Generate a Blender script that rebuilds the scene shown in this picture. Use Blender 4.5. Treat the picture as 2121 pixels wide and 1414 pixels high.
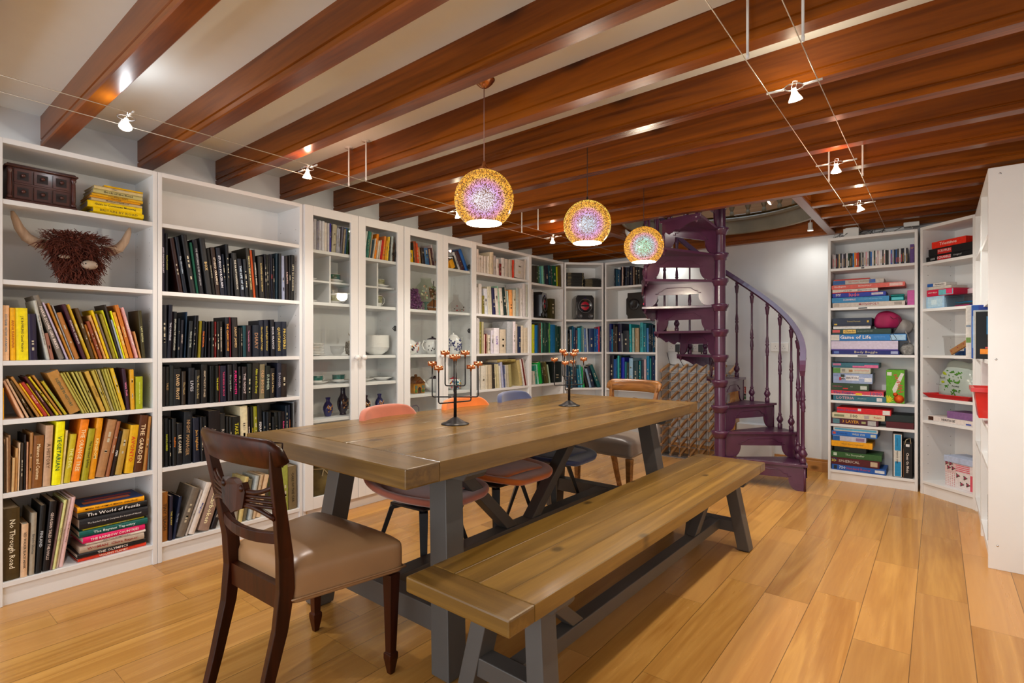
import bpy, bmesh, math, random
from mathutils import Vector, Matrix
random.seed(7)
sc = bpy.context.scene
for _o in list(bpy.data.objects): bpy.data.objects.remove(_o)
R = math.radians
PI = math.pi
# ---------------- camera ----------------
CAM_H = 1.126; YAW = R(38.697)
cam = bpy.data.cameras.new('camera'); camo = bpy.data.objects.new('camera', cam)
sc.collection.objects.link(camo); sc.camera = camo
cam.sensor_width = 36.0; cam.lens = 1100.3/2121*36; cam.shift_y = 0.00364
camo.location = (0, 0, CAM_H); camo.rotation_euler = (PI/2, 0, YAW)
cam.clip_start = .05; cam.clip_end = 100
# ---------------- world, exposure ----------------
w = bpy.data.worlds.new('world'); sc.world = w; w.use_nodes = True
w.node_tree.nodes['Background'].inputs[0].default_value = (.92, .96, 1.0, 1)
w.node_tree.nodes['Background'].inputs[1].default_value = 1.55
sc.view_settings.view_transform = 'Standard'; sc.view_settings.look = 'None'
sc.view_settings.exposure = 0.17; sc.view_settings.gamma = 1
sc.view_settings.use_curve_mapping = False
sc.cycles.use_denoising = True
sc.cycles.max_bounces = 8; sc.cycles.diffuse_bounces = 5; sc.cycles.glossy_bounces = 3
sc.cycles.transparent_max_bounces = 12; sc.cycles.sample_clamp_indirect = 4
sc.cycles.caustics_reflective = False; sc.cycles.caustics_refractive = False

def light(name, kind, loc, power, col=(1, .86, .68), size=.05, rot=(0, 0, 0), spot=None, blend=.5, sizey=None):
    l = bpy.data.lights.new(name, kind); l.energy = power; l.color = col
    if kind == 'AREA':
        l.size = size
        if sizey: l.shape = 'RECTANGLE'; l.size_y = sizey
    else: l.shadow_soft_size = size
    if kind == 'SPOT': l.spot_size = spot; l.spot_blend = blend
    o = bpy.data.objects.new(name, l); o.location = loc; o.rotation_euler = rot
    sc.collection.objects.link(o); return o
# added soft fill, unseen behind the camera, tilted up to brighten ceiling and beams
light('rear_fill', 'AREA', (-1.45, -1.9, 1.15), 36, (.92, .96, 1.0), 3.4, (R(101), 0, 0), sizey=1.7)
# rooflight over the stairwell on the floor above
light('rooflight', 'AREA', (-1.5, 4.9, 4.3), 36, (.70, .84, 1.0), 2.0, (0, 0, 0))

# ---------------- helpers ----------------
def srgb(h):
    h = h.lstrip('#'); c = [int(h[i:i+2], 16)/255 for i in (0, 2, 4)]
    return [x/12.92 if x <= .04045 else ((x+.055)/1.055)**2.4 for x in c]
MATS = {}
def principled(name):
    m = bpy.data.materials.new(name); m.use_nodes = True
    return m, m.node_tree.nodes, m.node_tree.links, m.node_tree.nodes['Principled BSDF']
def pmat(name, col, rough=.5, metal=0, var=.06, scale=30, coat=0, bump=0, spec=.5, emis=None, es=0, gain=1.0, sheen=0):
    """principled with a procedural noise variation"""
    if name in MATS: return MATS[name]
    m, N, L, b = principled(name)
    if isinstance(col, str): col = srgb(col)
    col = [min(.92, c*gain) for c in col]
    nz = N.new('ShaderNodeTexNoise'); nz.inputs['Scale'].default_value = scale; nz.inputs['Detail'].default_value = 3
    tc = N.new('ShaderNodeTexCoord'); L.new(tc.outputs['Object'], nz.inputs['Vector'])
    rp = N.new('ShaderNodeValToRGB')
    rp.color_ramp.elements[0].position = .3; rp.color_ramp.elements[1].position = .7
    rp.color_ramp.elements[0].color = [c*(1-var) for c in col]+[1]
    rp.color_ramp.elements[1].color = [min(1, c*(1+var)) for c in col]+[1]
    L.new(nz.outputs['Fac'], rp.inputs['Fac']); L.new(rp.outputs['Color'], b.inputs['Base Color'])
    b.inputs['Roughness'].default_value = rough; b.inputs['Metallic'].default_value = metal
    b.inputs['Specular IOR Level'].default_value = spec
    if coat: b.inputs['Coat Weight'].default_value = coat; b.inputs['Coat Roughness'].default_value = .12
    if sheen: b.inputs['Sheen Weight'].default_value = sheen
    if emis: b.inputs['Emission Color'].default_value = list(emis)+[1]; b.inputs['Emission Strength'].default_value = es
    if bump:
        bp = N.new('ShaderNodeBump'); bp.inputs['Strength'].default_value = bump; bp.inputs['Distance'].default_value = .004
        L.new(nz.outputs['Fac'], bp.inputs['Height']); L.new(bp.outputs['Normal'], b.inputs['Normal'])
    MATS[name] = m; return m
def hexmat(h, rough=.42):
    return pmat('cover_'+h, h, .5, var=.10, scale=60, gain=1.35 if sum(srgb(h)) > .25 else .75, spec=.35)
def inkmat(h): return pmat('ink_'+h, h, .5, var=.02, gain=1.25)
def glassmat(name, tint=(1, 1, 1), gloss=.07, rough=.02):
    if name in MATS: return MATS[name]
    m = bpy.data.materials.new(name); m.use_nodes = True; N = m.node_tree.nodes; L = m.node_tree.links; N.clear()
    o = N.new('ShaderNodeOutputMaterial'); t = N.new('ShaderNodeBsdfTransparent'); g = N.new('ShaderNodeBsdfGlossy')
    mx = N.new('ShaderNodeMixShader'); f = N.new('ShaderNodeMath'); f.operation = 'POWER'; f.inputs[1].default_value = 4.5; lw = N.new('ShaderNodeLayerWeight'); lw.inputs[0].default_value = .5; L.new(lw.outputs['Facing'], f.inputs[0])
    mu = N.new('ShaderNodeMath'); mu.operation = 'MULTIPLY_ADD'; mu.inputs[1].default_value = .6; mu.inputs[2].default_value = gloss*.45
    L.new(f.outputs[0], mu.inputs[0]); L.new(mu.outputs[0], mx.inputs[0])
    t.inputs[0].default_value = list(tint)+[1]; g.inputs['Roughness'].default_value = rough
    L.new(t.outputs[0], mx.inputs[1]); L.new(g.outputs[0], mx.inputs[2]); L.new(mx.outputs[0], o.inputs[0])
    MATS[name] = m; return m
def woodmat(name, c1, c2, axis='Y', grain=9, rough=.35, plank=None, plankaxis='X', off=0, knots=0, coat=0, bump=.12, pvar=.25, endlen=None, c3=None, seam=None, spec=.4):
    """stretched-noise wood; optional boards of width `plank` with per-board shade, dark seams and staggered butt joints"""
    if name in MATS: return MATS[name]
    m, N, L, b = principled(name)
    def nd(t, **k):
        n = N.new(t)
        for a, v in k.items(): setattr(n, a, v)
        return n
    def mth(op, a, b_=None, c=None):
        n = nd('ShaderNodeMath', operation=op)
        for i, v in enumerate((a, b_, c)):
            if v is None: continue
            if isinstance(v, (int, float)): n.inputs[i].default_value = v
            else: L.new(v, n.inputs[i])
        return n.outputs[0]
    tc = nd('ShaderNodeTexCoord'); sp = nd('ShaderNodeSeparateXYZ'); L.new(tc.outputs['Object'], sp.inputs[0])
    ax = {'X': sp.outputs[0], 'Y': sp.outputs[1], 'Z': sp.outputs[2]}
    shift = None; seamf = None
    if plank:
        q = mth('DIVIDE', mth('ADD', ax[plankaxis], off), plank); fl = mth('FLOOR', q); fr = mth('FRACT', q)
        wn = nd('ShaderNodeTexWhiteNoise', noise_dimensions='1D'); L.new(fl, wn.inputs['W'])
        rnd = wn.outputs['Value']; idv = fl
        sw = seam if seam else .0016
        d = mth('MINIMUM', fr, mth('SUBTRACT', 1.0, fr)); seamf = mth('LESS_THAN', d, sw/plank)
        if endlen:
            q2 = mth('ADD', mth('DIVIDE', ax[axis], endlen), mth('MULTIPLY', rnd, 7.3)); f2 = mth('FRACT', q2); fl2 = mth('FLOOR', q2)
            d2 = mth('MINIMUM', f2, mth('SUBTRACT', 1.0, f2))
            seamf = mth('MAXIMUM', seamf, mth('MULTIPLY', mth('LESS_THAN', d2, sw*.7/endlen), .8))
            idv = mth('ADD', mth('MULTIPLY', fl, 17.31), mth('MULTIPLY', fl2, 3.77))
        wn2 = nd('ShaderNodeTexWhiteNoise', noise_dimensions='1D'); L.new(idv, wn2.inputs['W']); rnd2 = wn2.outputs['Value']
        shift = mth('MULTIPLY', rnd2, 37.0)
    cb = nd('ShaderNodeCombineXYZ')
    for i, a in enumerate('XYZ'):
        s = mth('MULTIPLY', ax[a], .055 if a == axis else 1.0)
        if shift is not None: s = mth('ADD', s, mth('MULTIPLY', shift, 1.0 if a == axis else .37))
        L.new(s, cb.inputs[i])
    n1 = nd('ShaderNodeTexNoise'); n1.inputs['Scale'].default_value = grain; n1.inputs['Detail'].default_value = 6; n1.inputs['Distortion'].default_value = .9
    L.new(cb.outputs[0], n1.inputs['Vector'])
    # ring-like figure
    n1s = mth('SINE', mth('MULTIPLY', n1.outputs['Fac'], 34.0)); n1s = mth('MULTIPLY_ADD', n1s, .5, .5)
    n2 = nd('ShaderNodeTexNoise'); n2.inputs['Scale'].default_value = grain*14; n2.inputs['Detail'].default_value = 4; L.new(cb.outputs[0], n2.inputs['Vector'])
    fac = mth('ADD', mth('ADD', mth('MULTIPLY', n1.outputs['Fac'], .55), mth('MULTIPLY', n1s, .22)), mth('MULTIPLY', n2.outputs['Fac'], .33))
    rp = nd('ShaderNodeValToRGB'); e = rp.color_ramp.elements
    e[0].position = .3; e[1].position = .82; e[0].color = list(c2)+[1]; e[1].color = list(c1)+[1]
    L.new(fac, rp.inputs['Fac']); colr = rp.outputs['Color']
    def mix(bt, f, a, b_):
        n = nd('ShaderNodeMix', data_type='RGBA', blend_type=bt)
        for s, v in ((n.inputs['Factor'], f), (n.inputs['A'], a), (n.inputs['B'], b_)):
            if isinstance(v, (int, float)): s.default_value = v
            elif isinstance(v, (list, tuple)): s.default_value = list(v)+[1]
            else: L.new(v, s)
        return n.outputs['Result']
    if plank:
        gr = nd('ShaderNodeCombineColor'); v = mth('MULTIPLY_ADD', rnd2, pvar, 1-pvar*.6)
        for i in range(3): L.new(v, gr.inputs[i])
        colr = mix('MULTIPLY', 1.0, colr, gr.outputs[0])
        if c3:
            wn3 = nd('ShaderNodeTexWhiteNoise', noise_dimensions='1D'); L.new(mth('ADD', idv, 91.7), wn3.inputs['W'])
            colr = mix('MIX', mth('MULTIPLY', mth('POWER', wn3.outputs['Value'], 2.0), .6), colr, c3)
    if knots:
        vo = nd('ShaderNodeTexVoronoi', voronoi_dimensions='2D'); vo.inputs['Scale'].default_value = knots
        cb2 = nd('ShaderNodeCombineXYZ')
        L.new(mth('ADD', ax[plankaxis], mth('MULTIPLY', n2.outputs['Fac'], .012)), cb2.inputs[0]); L.new(mth('MULTIPLY', ax[axis], .6), cb2.inputs[1])
        L.new(cb2.outputs[0], vo.inputs['Vector'])
        kf = nd('ShaderNodeMapRange'); kf.inputs['From Min'].default_value = .025; kf.inputs['From Max'].default_value = .065; kf.inputs['To Min'].default_value = .75; kf.inputs['To Max'].default_value = 0
        L.new(vo.outputs['Distance'], kf.inputs['Value'])
        colr = mix('MIX', kf.outputs[0], colr, [c*.28 for c in c2])
    if seamf is not None: colr = mix('MIX', mth('MULTIPLY', seamf, .75), colr, [c*.22 for c in c2])
    L.new(colr, b.inputs['Base Color'])
    ro = nd('ShaderNodeMapRange'); ro.inputs['To Min'].default_value = rough*.8; ro.inputs['To Max'].default_value = rough*1.3
    L.new(n1.outputs['Fac'], ro.inputs['Value']); L.new(ro.outputs[0], b.inputs['Roughness'])
    b.inputs['Specular IOR Level'].default_value = spec
    if coat: b.inputs['Coat Weight'].default_value = coat; b.inputs['Coat Roughness'].default_value = .15
    bp = nd('ShaderNodeBump'); bp.inputs['Strength'].default_value = bump; bp.inputs['Distance'].default_value = .002
    hh = n2.outputs['Fac'] if seamf is None else mth('SUBTRACT', n2.outputs['Fac'], mth('MULTIPLY', seamf, 2.0))
    L.new(hh, bp.inputs['Height']); L.new(bp.outputs['Normal'], b.inputs['Normal'])
    MATS[name] = m; return m

class MB:
    def __init__(s): s.v = []; s.f = []; s.m = []; s.sm = []
    def add(s, vs, fs, mi=0, smooth=False, M=None):
        n = len(s.v)
        for p in vs:
            p = Vector(p)
            if M is not None: p = M @ p
            s.v.append(p)
        for f in fs: s.f.append([n+i for i in f]); s.m.append(mi); s.sm.append(smooth)
        return s
    def box(s, a, b, mi=0, M=None, ch=0):
        x0, x1 = sorted((a[0], b[0])); y0, y1 = sorted((a[1], b[1])); z0, z1 = sorted((a[2], b[2]))
        if ch:
            c = min(ch, (x1-x0)*.45, (y1-y0)*.45, (z1-z0)*.45); bm = bmesh.new()
            vs = [bm.verts.new(p) for p in ((x0,y0,z0),(x1,y0,z0),(x1,y1,z0),(x0,y1,z0),(x0,y0,z1),(x1,y0,z1),(x1,y1,z1),(x0,y1,z1))]
            for f in ((0,3,2,1),(4,5,6,7),(0,1,5,4),(1,2,6,5),(2,3,7,6),(3,0,4,7)): bm.faces.new([vs[i] for i in f])
            bmesh.ops.bevel(bm, geom=list(bm.edges), offset=c, segments=1 if ch < .004 else 2, affect='EDGES', profile=.6)
            bm.verts.index_update()
            s.add([v.co for v in bm.verts], [[v.index for v in f.verts] for f in bm.faces], mi, False, M); bm.free(); return s
        return s.add([(x0,y0,z0),(x1,y0,z0),(x1,y1,z0),(x0,y1,z0),(x0,y0,z1),(x1,y0,z1),(x1,y1,z1),(x0,y1,z1)],
              [(0,3,2,1),(4,5,6,7),(0,1,5,4),(1,2,6,5),(2,3,7,6),(3,0,4,7)], mi, False, M)
    def prism(s, pts, a, b, axis='Z', mi=0, M=None, smooth=False):
        """pts 2-D outline extruded a..b along axis. Z:(x,y) Y:(x,z) X:(y,z)"""
        n = len(pts)
        def P(p, t): return {'Z': (p[0], p[1], t), 'Y': (p[0], t, p[1]), 'X': (t, p[0], p[1])}[axis]
        vs = [P(p, a) for p in pts]+[P(p, b) for p in pts]
        fs = [list(range(n))[::-1], list(range(n, 2*n))]+[[i, (i+1) % n, n+(i+1) % n, n+i] for i in range(n)]
        return s.add(vs, fs, mi, smooth, M)
    def lathe(s, prof, seg=20, c=(0, 0, 0), mi=0, M=None, caps=True, smooth=True):
        vs = []; fs = []
        for r, z in prof:
            for k in range(seg): a = 2*PI*k/seg; vs.append((c[0]+r*math.cos(a), c[1]+r*math.sin(a), c[2]+z))
        for i in range(len(prof)-1):
            for k in range(seg):
                k2 = (k+1) % seg; fs.append([i*seg+k, i*seg+k2, (i+1)*seg+k2, (i+1)*seg+k])
        if caps:
            if prof[0][0] > 1e-4: fs.append(list(range(seg))[::-1])
            if prof[-1][0] > 1e-4: fs.append([(len(prof)-1)*seg+k for k in range(seg)])
        return s.add(vs, fs, mi, smooth, M)
    def tube(s, pts, r, seg=8, mi=0, M=None, closed=False, flat=None):
        """sweep; r number or list; flat=(w,h) -> rectangular section, h along up"""
        pts = [Vector(p) for p in pts]; n = len(pts); vs = []; fs = []
        up = Vector((0, 0, 1)); prevx = None
        for i, p in enumerate(pts):
            if closed: t = pts[(i+1) % n]-pts[i-1]
            else: t = pts[min(i+1, n-1)]-pts[max(i-1, 0)]
            t.normalize()
            if prevx is None: x = t.cross(up) if abs(t.dot(up)) < .97 else t.cross(Vector((0, 1, 0)))
            else: x = prevx-t*prevx.dot(t)
            x.normalize(); prevx = x; y = x.cross(t)
            if flat:
                fw, fh = (flat[i] if isinstance(flat, list) else flat)
                for a, b in ((-1, -1), (1, -1), (1, 1), (-1, 1)): vs.append(p+x*a*fw/2+y*b*fh/2)
            else:
                rr = r[i] if isinstance(r, (list, tuple)) else r
                for k in range(seg): a = 2*PI*k/seg; vs.append(p+x*math.cos(a)*rr+y*math.sin(a)*rr)
        q = 4 if flat else seg
        for i in range(n if closed else n-1):
            j = (i+1) % n
            for k in range(q): fs.append([i*q+k, i*q+(k+1) % q, j*q+(k+1) % q, j*q+k])
        if not closed: fs.append(list(range(q))[::-1]); fs.append([(n-1)*q+k for k in range(q)])
        return s.add(vs, fs, mi, not flat, M)
    def sphere(s, c, r, seg=14, rings=9, mi=0, M=None, sq=(1, 1, 1)):
        prof = [(max(1e-5, r*math.sin(PI*i/rings)), -r*math.cos(PI*i/rings)) for i in range(rings+1)]
        MM = Matrix.Translation(c) @ Matrix.Diagonal((sq[0], sq[1], sq[2], 1))
        if M is not None: MM = M @ MM
        return s.lathe(prof, seg, (0, 0, 0), mi, MM, caps=False)
    def text(s, body, M, w, h, mi=0, bold=0):
        tm = textmesh(body)
        if tm is None: return s
        vs, fs, bx = tm; tw = bx[1]-bx[0]; th = bx[3]-bx[2]
        if tw <= 0 or th <= 0: return s
        k = min(w/tw, h/th*1.0); kx = min(w/tw, k*1.25)
        cx = (bx[0]+bx[1])/2; cy = (bx[2]+bx[3])/2
        return s.add([((v[0]-cx)*kx, (v[1]-cy)*k, 0) for v in vs], fs, mi, False, M)
    def build(s, name, mats, parent=None, M=None, weld=False):
        me = bpy.data.meshes.new(name); me.from_pydata([tuple(v) for v in s.v], [], s.f)
        if not isinstance(mats, (list, tuple)): mats = [mats]
        for m in mats: me.materials.append(m)
        me.polygons.foreach_set('material_index', s.m); me.polygons.foreach_set('use_smooth', s.sm); me.update()
        o = bpy.data.objects.new(name, me); sc.collection.objects.link(o)
        if parent: o.parent = parent
        if M is not None: o.matrix_local = M
        return o
_T = {}
def textmesh(body):
    if body in _T: return _T[body]
    cu = bpy.data.curves.new('lettering', 'FONT'); cu.body = body; cu.resolution_u = 1; cu.offset = .012
    o = bpy.data.objects.new('lettering', cu); sc.collection.objects.link(o)
    dg = bpy.context.evaluated_depsgraph_get(); me = o.evaluated_get(dg).to_mesh()
    vs = [tuple(v.co) for v in me.vertices]; fs = [list(p.vertices) for p in me.polygons]
    r = None
    if vs: r = (vs, fs, (min(v[0] for v in vs), max(v[0] for v in vs), min(v[1] for v in vs), max(v[1] for v in vs)))
    o.evaluated_get(dg).to_mesh_clear(); bpy.data.objects.remove(o); bpy.data.curves.remove(cu)
    _T[body] = r; return r
def tag(o, label, cat, group=None):
    o['label'] = label; o['category'] = cat
    if group: o['group'] = group
    return o
def thing(name, label, cat, M=None, group=None):
    o = bpy.data.objects.new(name, None); o.empty_display_size = .05; sc.collection.objects.link(o)
    if M is not None: o.matrix_world = M
    return tag(o, label, cat, group)
def struct(o): o['kind'] = 'structure'; return o
def dup(root, M, label, group=None):
    r = root.copy(); sc.collection.objects.link(r); r.matrix_world = M; r['label'] = label
    if group: r['group'] = group
    for ch in list(root.children):
        c = ch.copy(); sc.collection.objects.link(c); c.parent = r
        for g in list(ch.children):
            d = g.copy(); sc.collection.objects.link(d); d.parent = c
    return r
def TM(x, y, z, rz=0): return Matrix.Translation((x, y, z)) @ Matrix.Rotation(rz, 4, 'Z')
def subsurf(o, lv=2, solid=None, off=0):
    if solid:
        m = o.modifiers.new('s', 'SOLIDIFY'); m.thickness = solid; m.offset = off
    m = o.modifiers.new('u', 'SUBSURF'); m.levels = lv; m.render_levels = lv
    for p in o.data.polygons: p.use_smooth = True
    return o
def bevel(o, w=.003, seg=2):
    m = o.modifiers.new('b', 'BEVEL'); m.width = w; m.segments = seg; m.limit_method = 'ANGLE'; m.angle_limit = R(40); return o

# materials
WHITE = pmat('white_melamine', (.77, .775, .775), .38, var=.015, scale=6)
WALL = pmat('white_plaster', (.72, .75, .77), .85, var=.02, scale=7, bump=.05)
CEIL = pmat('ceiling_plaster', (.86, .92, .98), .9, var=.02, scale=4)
BEAM = woodmat('stained_pine_beam', (.30, .078, .0035), (.085, .016, .001), 'X', 6, .28, knots=1.3, plankaxis='Z', coat=.10, bump=.06, spec=.3)
FLOOR = woodmat('oak_floor', (.64, .335, .080), (.40, .170, .028), 'Y', 6, .27, plank=.18, plankaxis='X', off=.616, endlen=.95, pvar=.30, c3=(.60, .30, .10), seam=.0014, coat=.1, bump=.05)
TOPW = woodmat('table_top_pine', (.235, .128, .025), (.100, .050, .008), 'Y', 6, .26, plank=.165, plankaxis='X', off=.5, pvar=.28, knots=2.3, coat=.1, bump=.15, seam=.001)
TOPW2 = woodmat('table_end_pine', (.21, .112, .022), (.090, .045, .008), 'X', 6, .3, knots=0, coat=.2, bump=.15)
BTOP = woodmat('bench_top_pine', (.30, .165, .031), (.13, .065, .010), 'Y', 6, .3, plank=.099, plankaxis='X', off=.5, pvar=.3, knots=3.1, coat=.2, bump=.15, seam=.001)
BTOP2 = woodmat('bench_end_pine', (.24, .128, .024), (.105, .052, .009), 'X', 6, .3, coat=.2, bump=.15)
GREY = pmat('grey_painted_wood', '#504c48', .45, var=.05, scale=9)
MAHOG = woodmat('mahogany', (.060, .012, .003), (.012, .003, .001), 'Z', 8, .30, coat=.0, bump=.05, spec=.22)
MAHOG2 = woodmat('golden_mahogany', (.36, .15, .035), (.13, .045, .012), 'X', 8, .25, coat=.5, bump=.05)
LEATH = pmat('tan_leather', '#a07a55', .32, var=.12, scale=4, bump=.25)
LEATH2 = pmat('grey_leather', '#93877c', .34, var=.10, scale=6, bump=.3)
BLACK = pmat('black_steel', (.012, .012, .014), .35, var=.05)
PURP = pmat('aubergine_paint', (.076, .018, .052), .27, var=.10, scale=14, bump=.1, coat=.3)
PURPD = pmat('aubergine_grille', (.045, .010, .03), .35, var=.3, scale=90, bump=.6)
CHROME = pmat('brushed_steel', (.6, .6, .6), .25, 1, var=.03)
COPPER = pmat('copper', (.75, .30, .14), .22, 1, var=.05)
PAGES = pmat('paper_pages', (.58, .50, .38), .8, var=.08, scale=120)
CHINA = pmat('white_china', (.80, .79, .77), .12, var=.01, coat=.3)
PINE = woodmat('varnished_pine', (.60, .30, .09), (.40, .17, .045), 'X', 7, .3, knots=2.5, plankaxis='Z', coat=.2)
PEG = woodmat('peg_wood', (.62, .33, .13), (.40, .19, .07), 'Y', 14, .5)
WIRE = pmat('galvanised_wire', (.22, .23, .25), .35, .8, var=.08)
PLASTIC = pmat('white_plastic', (.75, .75, .73), .3, var=.01)
GLASS = glassmat('clear_glass', (.97, .985, .98), .07)
DARKHOLE = pmat('peg_hole', (.12, .11, .10), .8, var=.02)
# ================= room shell =================
LX, BX, RX = -3.42, 5.42, .49          # left wall x, back wall y, right wall x
CZ, BZ = 2.243, 2.096                   # plaster ceiling, underside of beams
SC = (-1.40, 4.49)                      # spiral stair axis
def slab(name, pts, mat):
    b = MB(); b.add(pts, [list(range(len(pts)))]); return struct(b.build(name, mat))
slab('floor', [(LX, -2.2, 0), (RX, -2.2, 0), (RX, BX, 0), (LX, BX, 0)], FLOOR)
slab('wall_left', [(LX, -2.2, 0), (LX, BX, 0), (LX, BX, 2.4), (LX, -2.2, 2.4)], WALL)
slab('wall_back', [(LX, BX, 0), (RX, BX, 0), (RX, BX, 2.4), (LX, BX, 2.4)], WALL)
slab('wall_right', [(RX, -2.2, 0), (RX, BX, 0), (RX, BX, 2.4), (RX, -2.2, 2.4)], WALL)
# ceiling with the round stairwell opening
def ring_pts(r, n=96):
    out = []
    for k in range(n):
        a = 2*PI*k/n; x = SC[0]+r*math.cos(a); y = SC[1]+r*math.sin(a); out.append((x, max(y, 3.885)))
    return out
def ceiling():
    n = 96; rp = ring_pts(.79, n); b = MB(); vs = []; y0, y1, x0, x1 = -2.2, BX, LX, RX
    for k in range(n):
        a = 2*PI*k/n; dx, dy = math.cos(a), math.sin(a)
        t = min([(x1-SC[0])/dx if dx > 1e-6 else 1e9, (x0-SC[0])/dx if dx < -1e-6 else 1e9, (y1-SC[1])/dy if dy > 1e-6 else 1e9, (y0-SC[1])/dy if dy < -1e-6 else 1e9])
        vs.append((SC[0]+dx*t, SC[1]+dy*t))
    # add exact corners by snapping the nearest rays
    for cx, cy in ((x0, y0), (x1, y0), (x1, y1), (x0, y1)):
        i = min(range(n), key=lambda k: (vs[k][0]-cx)**2+(vs[k][1]-cy)**2); vs[i] = (cx, cy)
    V = [(p[0], p[1], CZ) for p in rp]+[(p[0], p[1], CZ) for p in vs]
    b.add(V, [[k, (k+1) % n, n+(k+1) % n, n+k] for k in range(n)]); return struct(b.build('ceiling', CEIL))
ceiling()
BEAMPROF = [(0, .150), (0, .036), (.006, .033), (.006, .028), (0, .025), (0, .005), (.005, 0), (.068, 0), (.073, .005), (.073, .025), (.067, .028), (.067, .033), (.073, .036), (.073, .150)]
tn = [0]
def beam(y, xa, xb):
    tn[0] += 1; b = MB(); b.prism([(p[0]+y, p[1]+BZ) for p in BEAMPROF], xa, xb, 'X'); return struct(b.build('trim_%d' % tn[0], BEAM))
for k in range(-5, 9): beam(.585+.403*k, LX, RX)
for k in range(9, 12): beam(.585+.403*k, LX, -2.27); beam(.585+.403*k, -.69, RX)
beam(5.345, LX, RX)
TRIM = woodmat('stained_pine_trimmer', (.265, .07, .006), (.125, .027, .0025), 'Y', 7, .3, coat=.12)
for x in (-2.27, -.755):
    tn[0] += 1; b = MB(); b.prism([(p[0]*.9+x, p[1]+BZ) for p in BEAMPROF], 3.885, 5.345, 'Y'); struct(b.build('trim_%d' % tn[0], TRIM))
# painted ring lining the stairwell opening
FASCIA = pmat('olive_grey_paint', '#80725a', .35, var=.1, scale=8, bump=.05, coat=.2)
def fascia():
    b = MB(); n = 60; a0, a1 = R(-48), R(228)
    prof = [(.79, 2.18), (.775, 2.185), (.775, 2.30), (.765, 2.305), (.76, 2.325), (.765, 2.335), (.80, 2.335), (.80, 2.18)]
    vs = []; m = len(prof)
    for k in range(n+1):
        a = a0+(a1-a0)*k/n
        for r, z in prof: vs.append((SC[0]+r*math.cos(a), SC[1]+r*math.sin(a), z))
    fs = [[i*m+j, i*m+(j+1) % m, (i+1)*m+(j+1) % m, (i+1)*m+j] for i in range(n) for j in range(m)]
    tn[0] += 1; return struct(b.add(vs, fs, 0).build('trim_%d' % tn[0], FASCIA))
fascia()
# storey above, seen through the opening
UP = pmat('upstairs_wall_paint', (.58, .66, .74), .9, var=.02)
def upper():
    b = MB(); x0, x1, y0, y1, z0, z1 = LX, RX, 1.8, BX+.6, 2.36, 4.7
    b.add([(x0,y0,z0),(x1,y0,z0),(x1,y1,z0),(x0,y1,z0),(x0,y0,z1),(x1,y0,z1),(x1,y1,z1),(x0,y1,z1)], [(0,1,5,4),(1,2,6,5),(2,3,7,6),(3,0,4,7),(4,5,6,7)])
    struct(b.build('wall_upstairs', UP))
    b = MB(); rp = ring_pts(.79, 96); n = 96; V = [(p[0], p[1], 2.36) for p in rp]; W = []
    for k in range(n):
        a = 2*PI*k/n; dx, dy = math.cos(a), math.sin(a)
        t = min([(x1-SC[0])/dx if dx > 1e-6 else 1e9, (x0-SC[0])/dx if dx < -1e-6 else 1e9, (y1-SC[1])/dy if dy > 1e-6 else 1e9, (y0-SC[1])/dy if dy < -1e-6 else 1e9])
        W.append((SC[0]+dx*t, SC[1]+dy*t, 2.36))
    b.add(V+W, [[k, (k+1) % n, n+(k+1) % n, n+k] for k in range(n)]); struct(b.build('floor_upstairs', FLOOR))
    b = MB(); b.box((x0, BX+.5, 2.36), (x1, BX+.6, 3.0)); b.box((x0, BX+.48, 3.0), (x1, BX+.6, 3.04))
    tn[0] += 1; struct(b.build('trim_%d' % tn[0], woodmat('upstairs_panelling', (.5, .27, .13), (.33, .16, .07), 'X', 7, .4, plank=.14, plankaxis='Z')))
upper()
b = MB(); b.prism([(5.405, 0), (5.405, .085), (5.410, .092), (5.408, .108), (BX, .112), (BX, 0)], -2.19, -.73, 'X'); struct(b.build('baseboard_back', PINE))
# ================= bookcases =================
UN = {'U1': (-3.138, .394, 90, .6), 'U2': (-3.138, .996, 90, .8), 'G1': (-3.138, 1.798, 90, .8), 'G2': (-3.138, 2.60, 90, .8), 'U5': (-3.138, 3.402, 90, .804),
      'U6': (-3.138, 4.208, 90, .6), 'U7': (-3.138, 4.82, 45, .433), 'U8': (-2.823, 5.135, 0, .6), 'U9': (-.718, 5.135, 0, .6), 'U10': (-.103, 5.103, -45, .43),
      'U11': (.20, 4.797, -90, .596), 'U12': (.20, 4.199, -90, .596)}
SHZ = {'U1': [.102, .486, .803, 1.059, 1.41, 1.757], 'U2': [.10, .488, .805, 1.057, 1.406, 1.76], 'G1': [.1, .40, .642, .864, 1.054, 1.407, 1.745],
       'G2': [.1, .43, .743, 1.053, 1.403, 1.762], 'U5': [.1, .4, .731, 1.051, 1.403, 1.766], 'U6': [.1, .4, .732, 1.047, 1.402, 1.75],
       'U7': [.1, .35, .666, 1.053, 1.404, 1.759], 'U8': [.1, .35, .66, 1.053, 1.405, 1.757], 'U9': [.09, .472, .668, 1.05, 1.438, 1.764],
       'U10': [.102, .562, .735, 1.052, 1.401, 1.749], 'U11': [.10, .48, .75, 1.05, 1.38, 1.72], 'U12': [.10, .50, .70, 1.05, 1.36, 1.70]}
def UM(u):
    x, y, a, w_ = UN[u]; return TM(x, y, 0, R(a))
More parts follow.
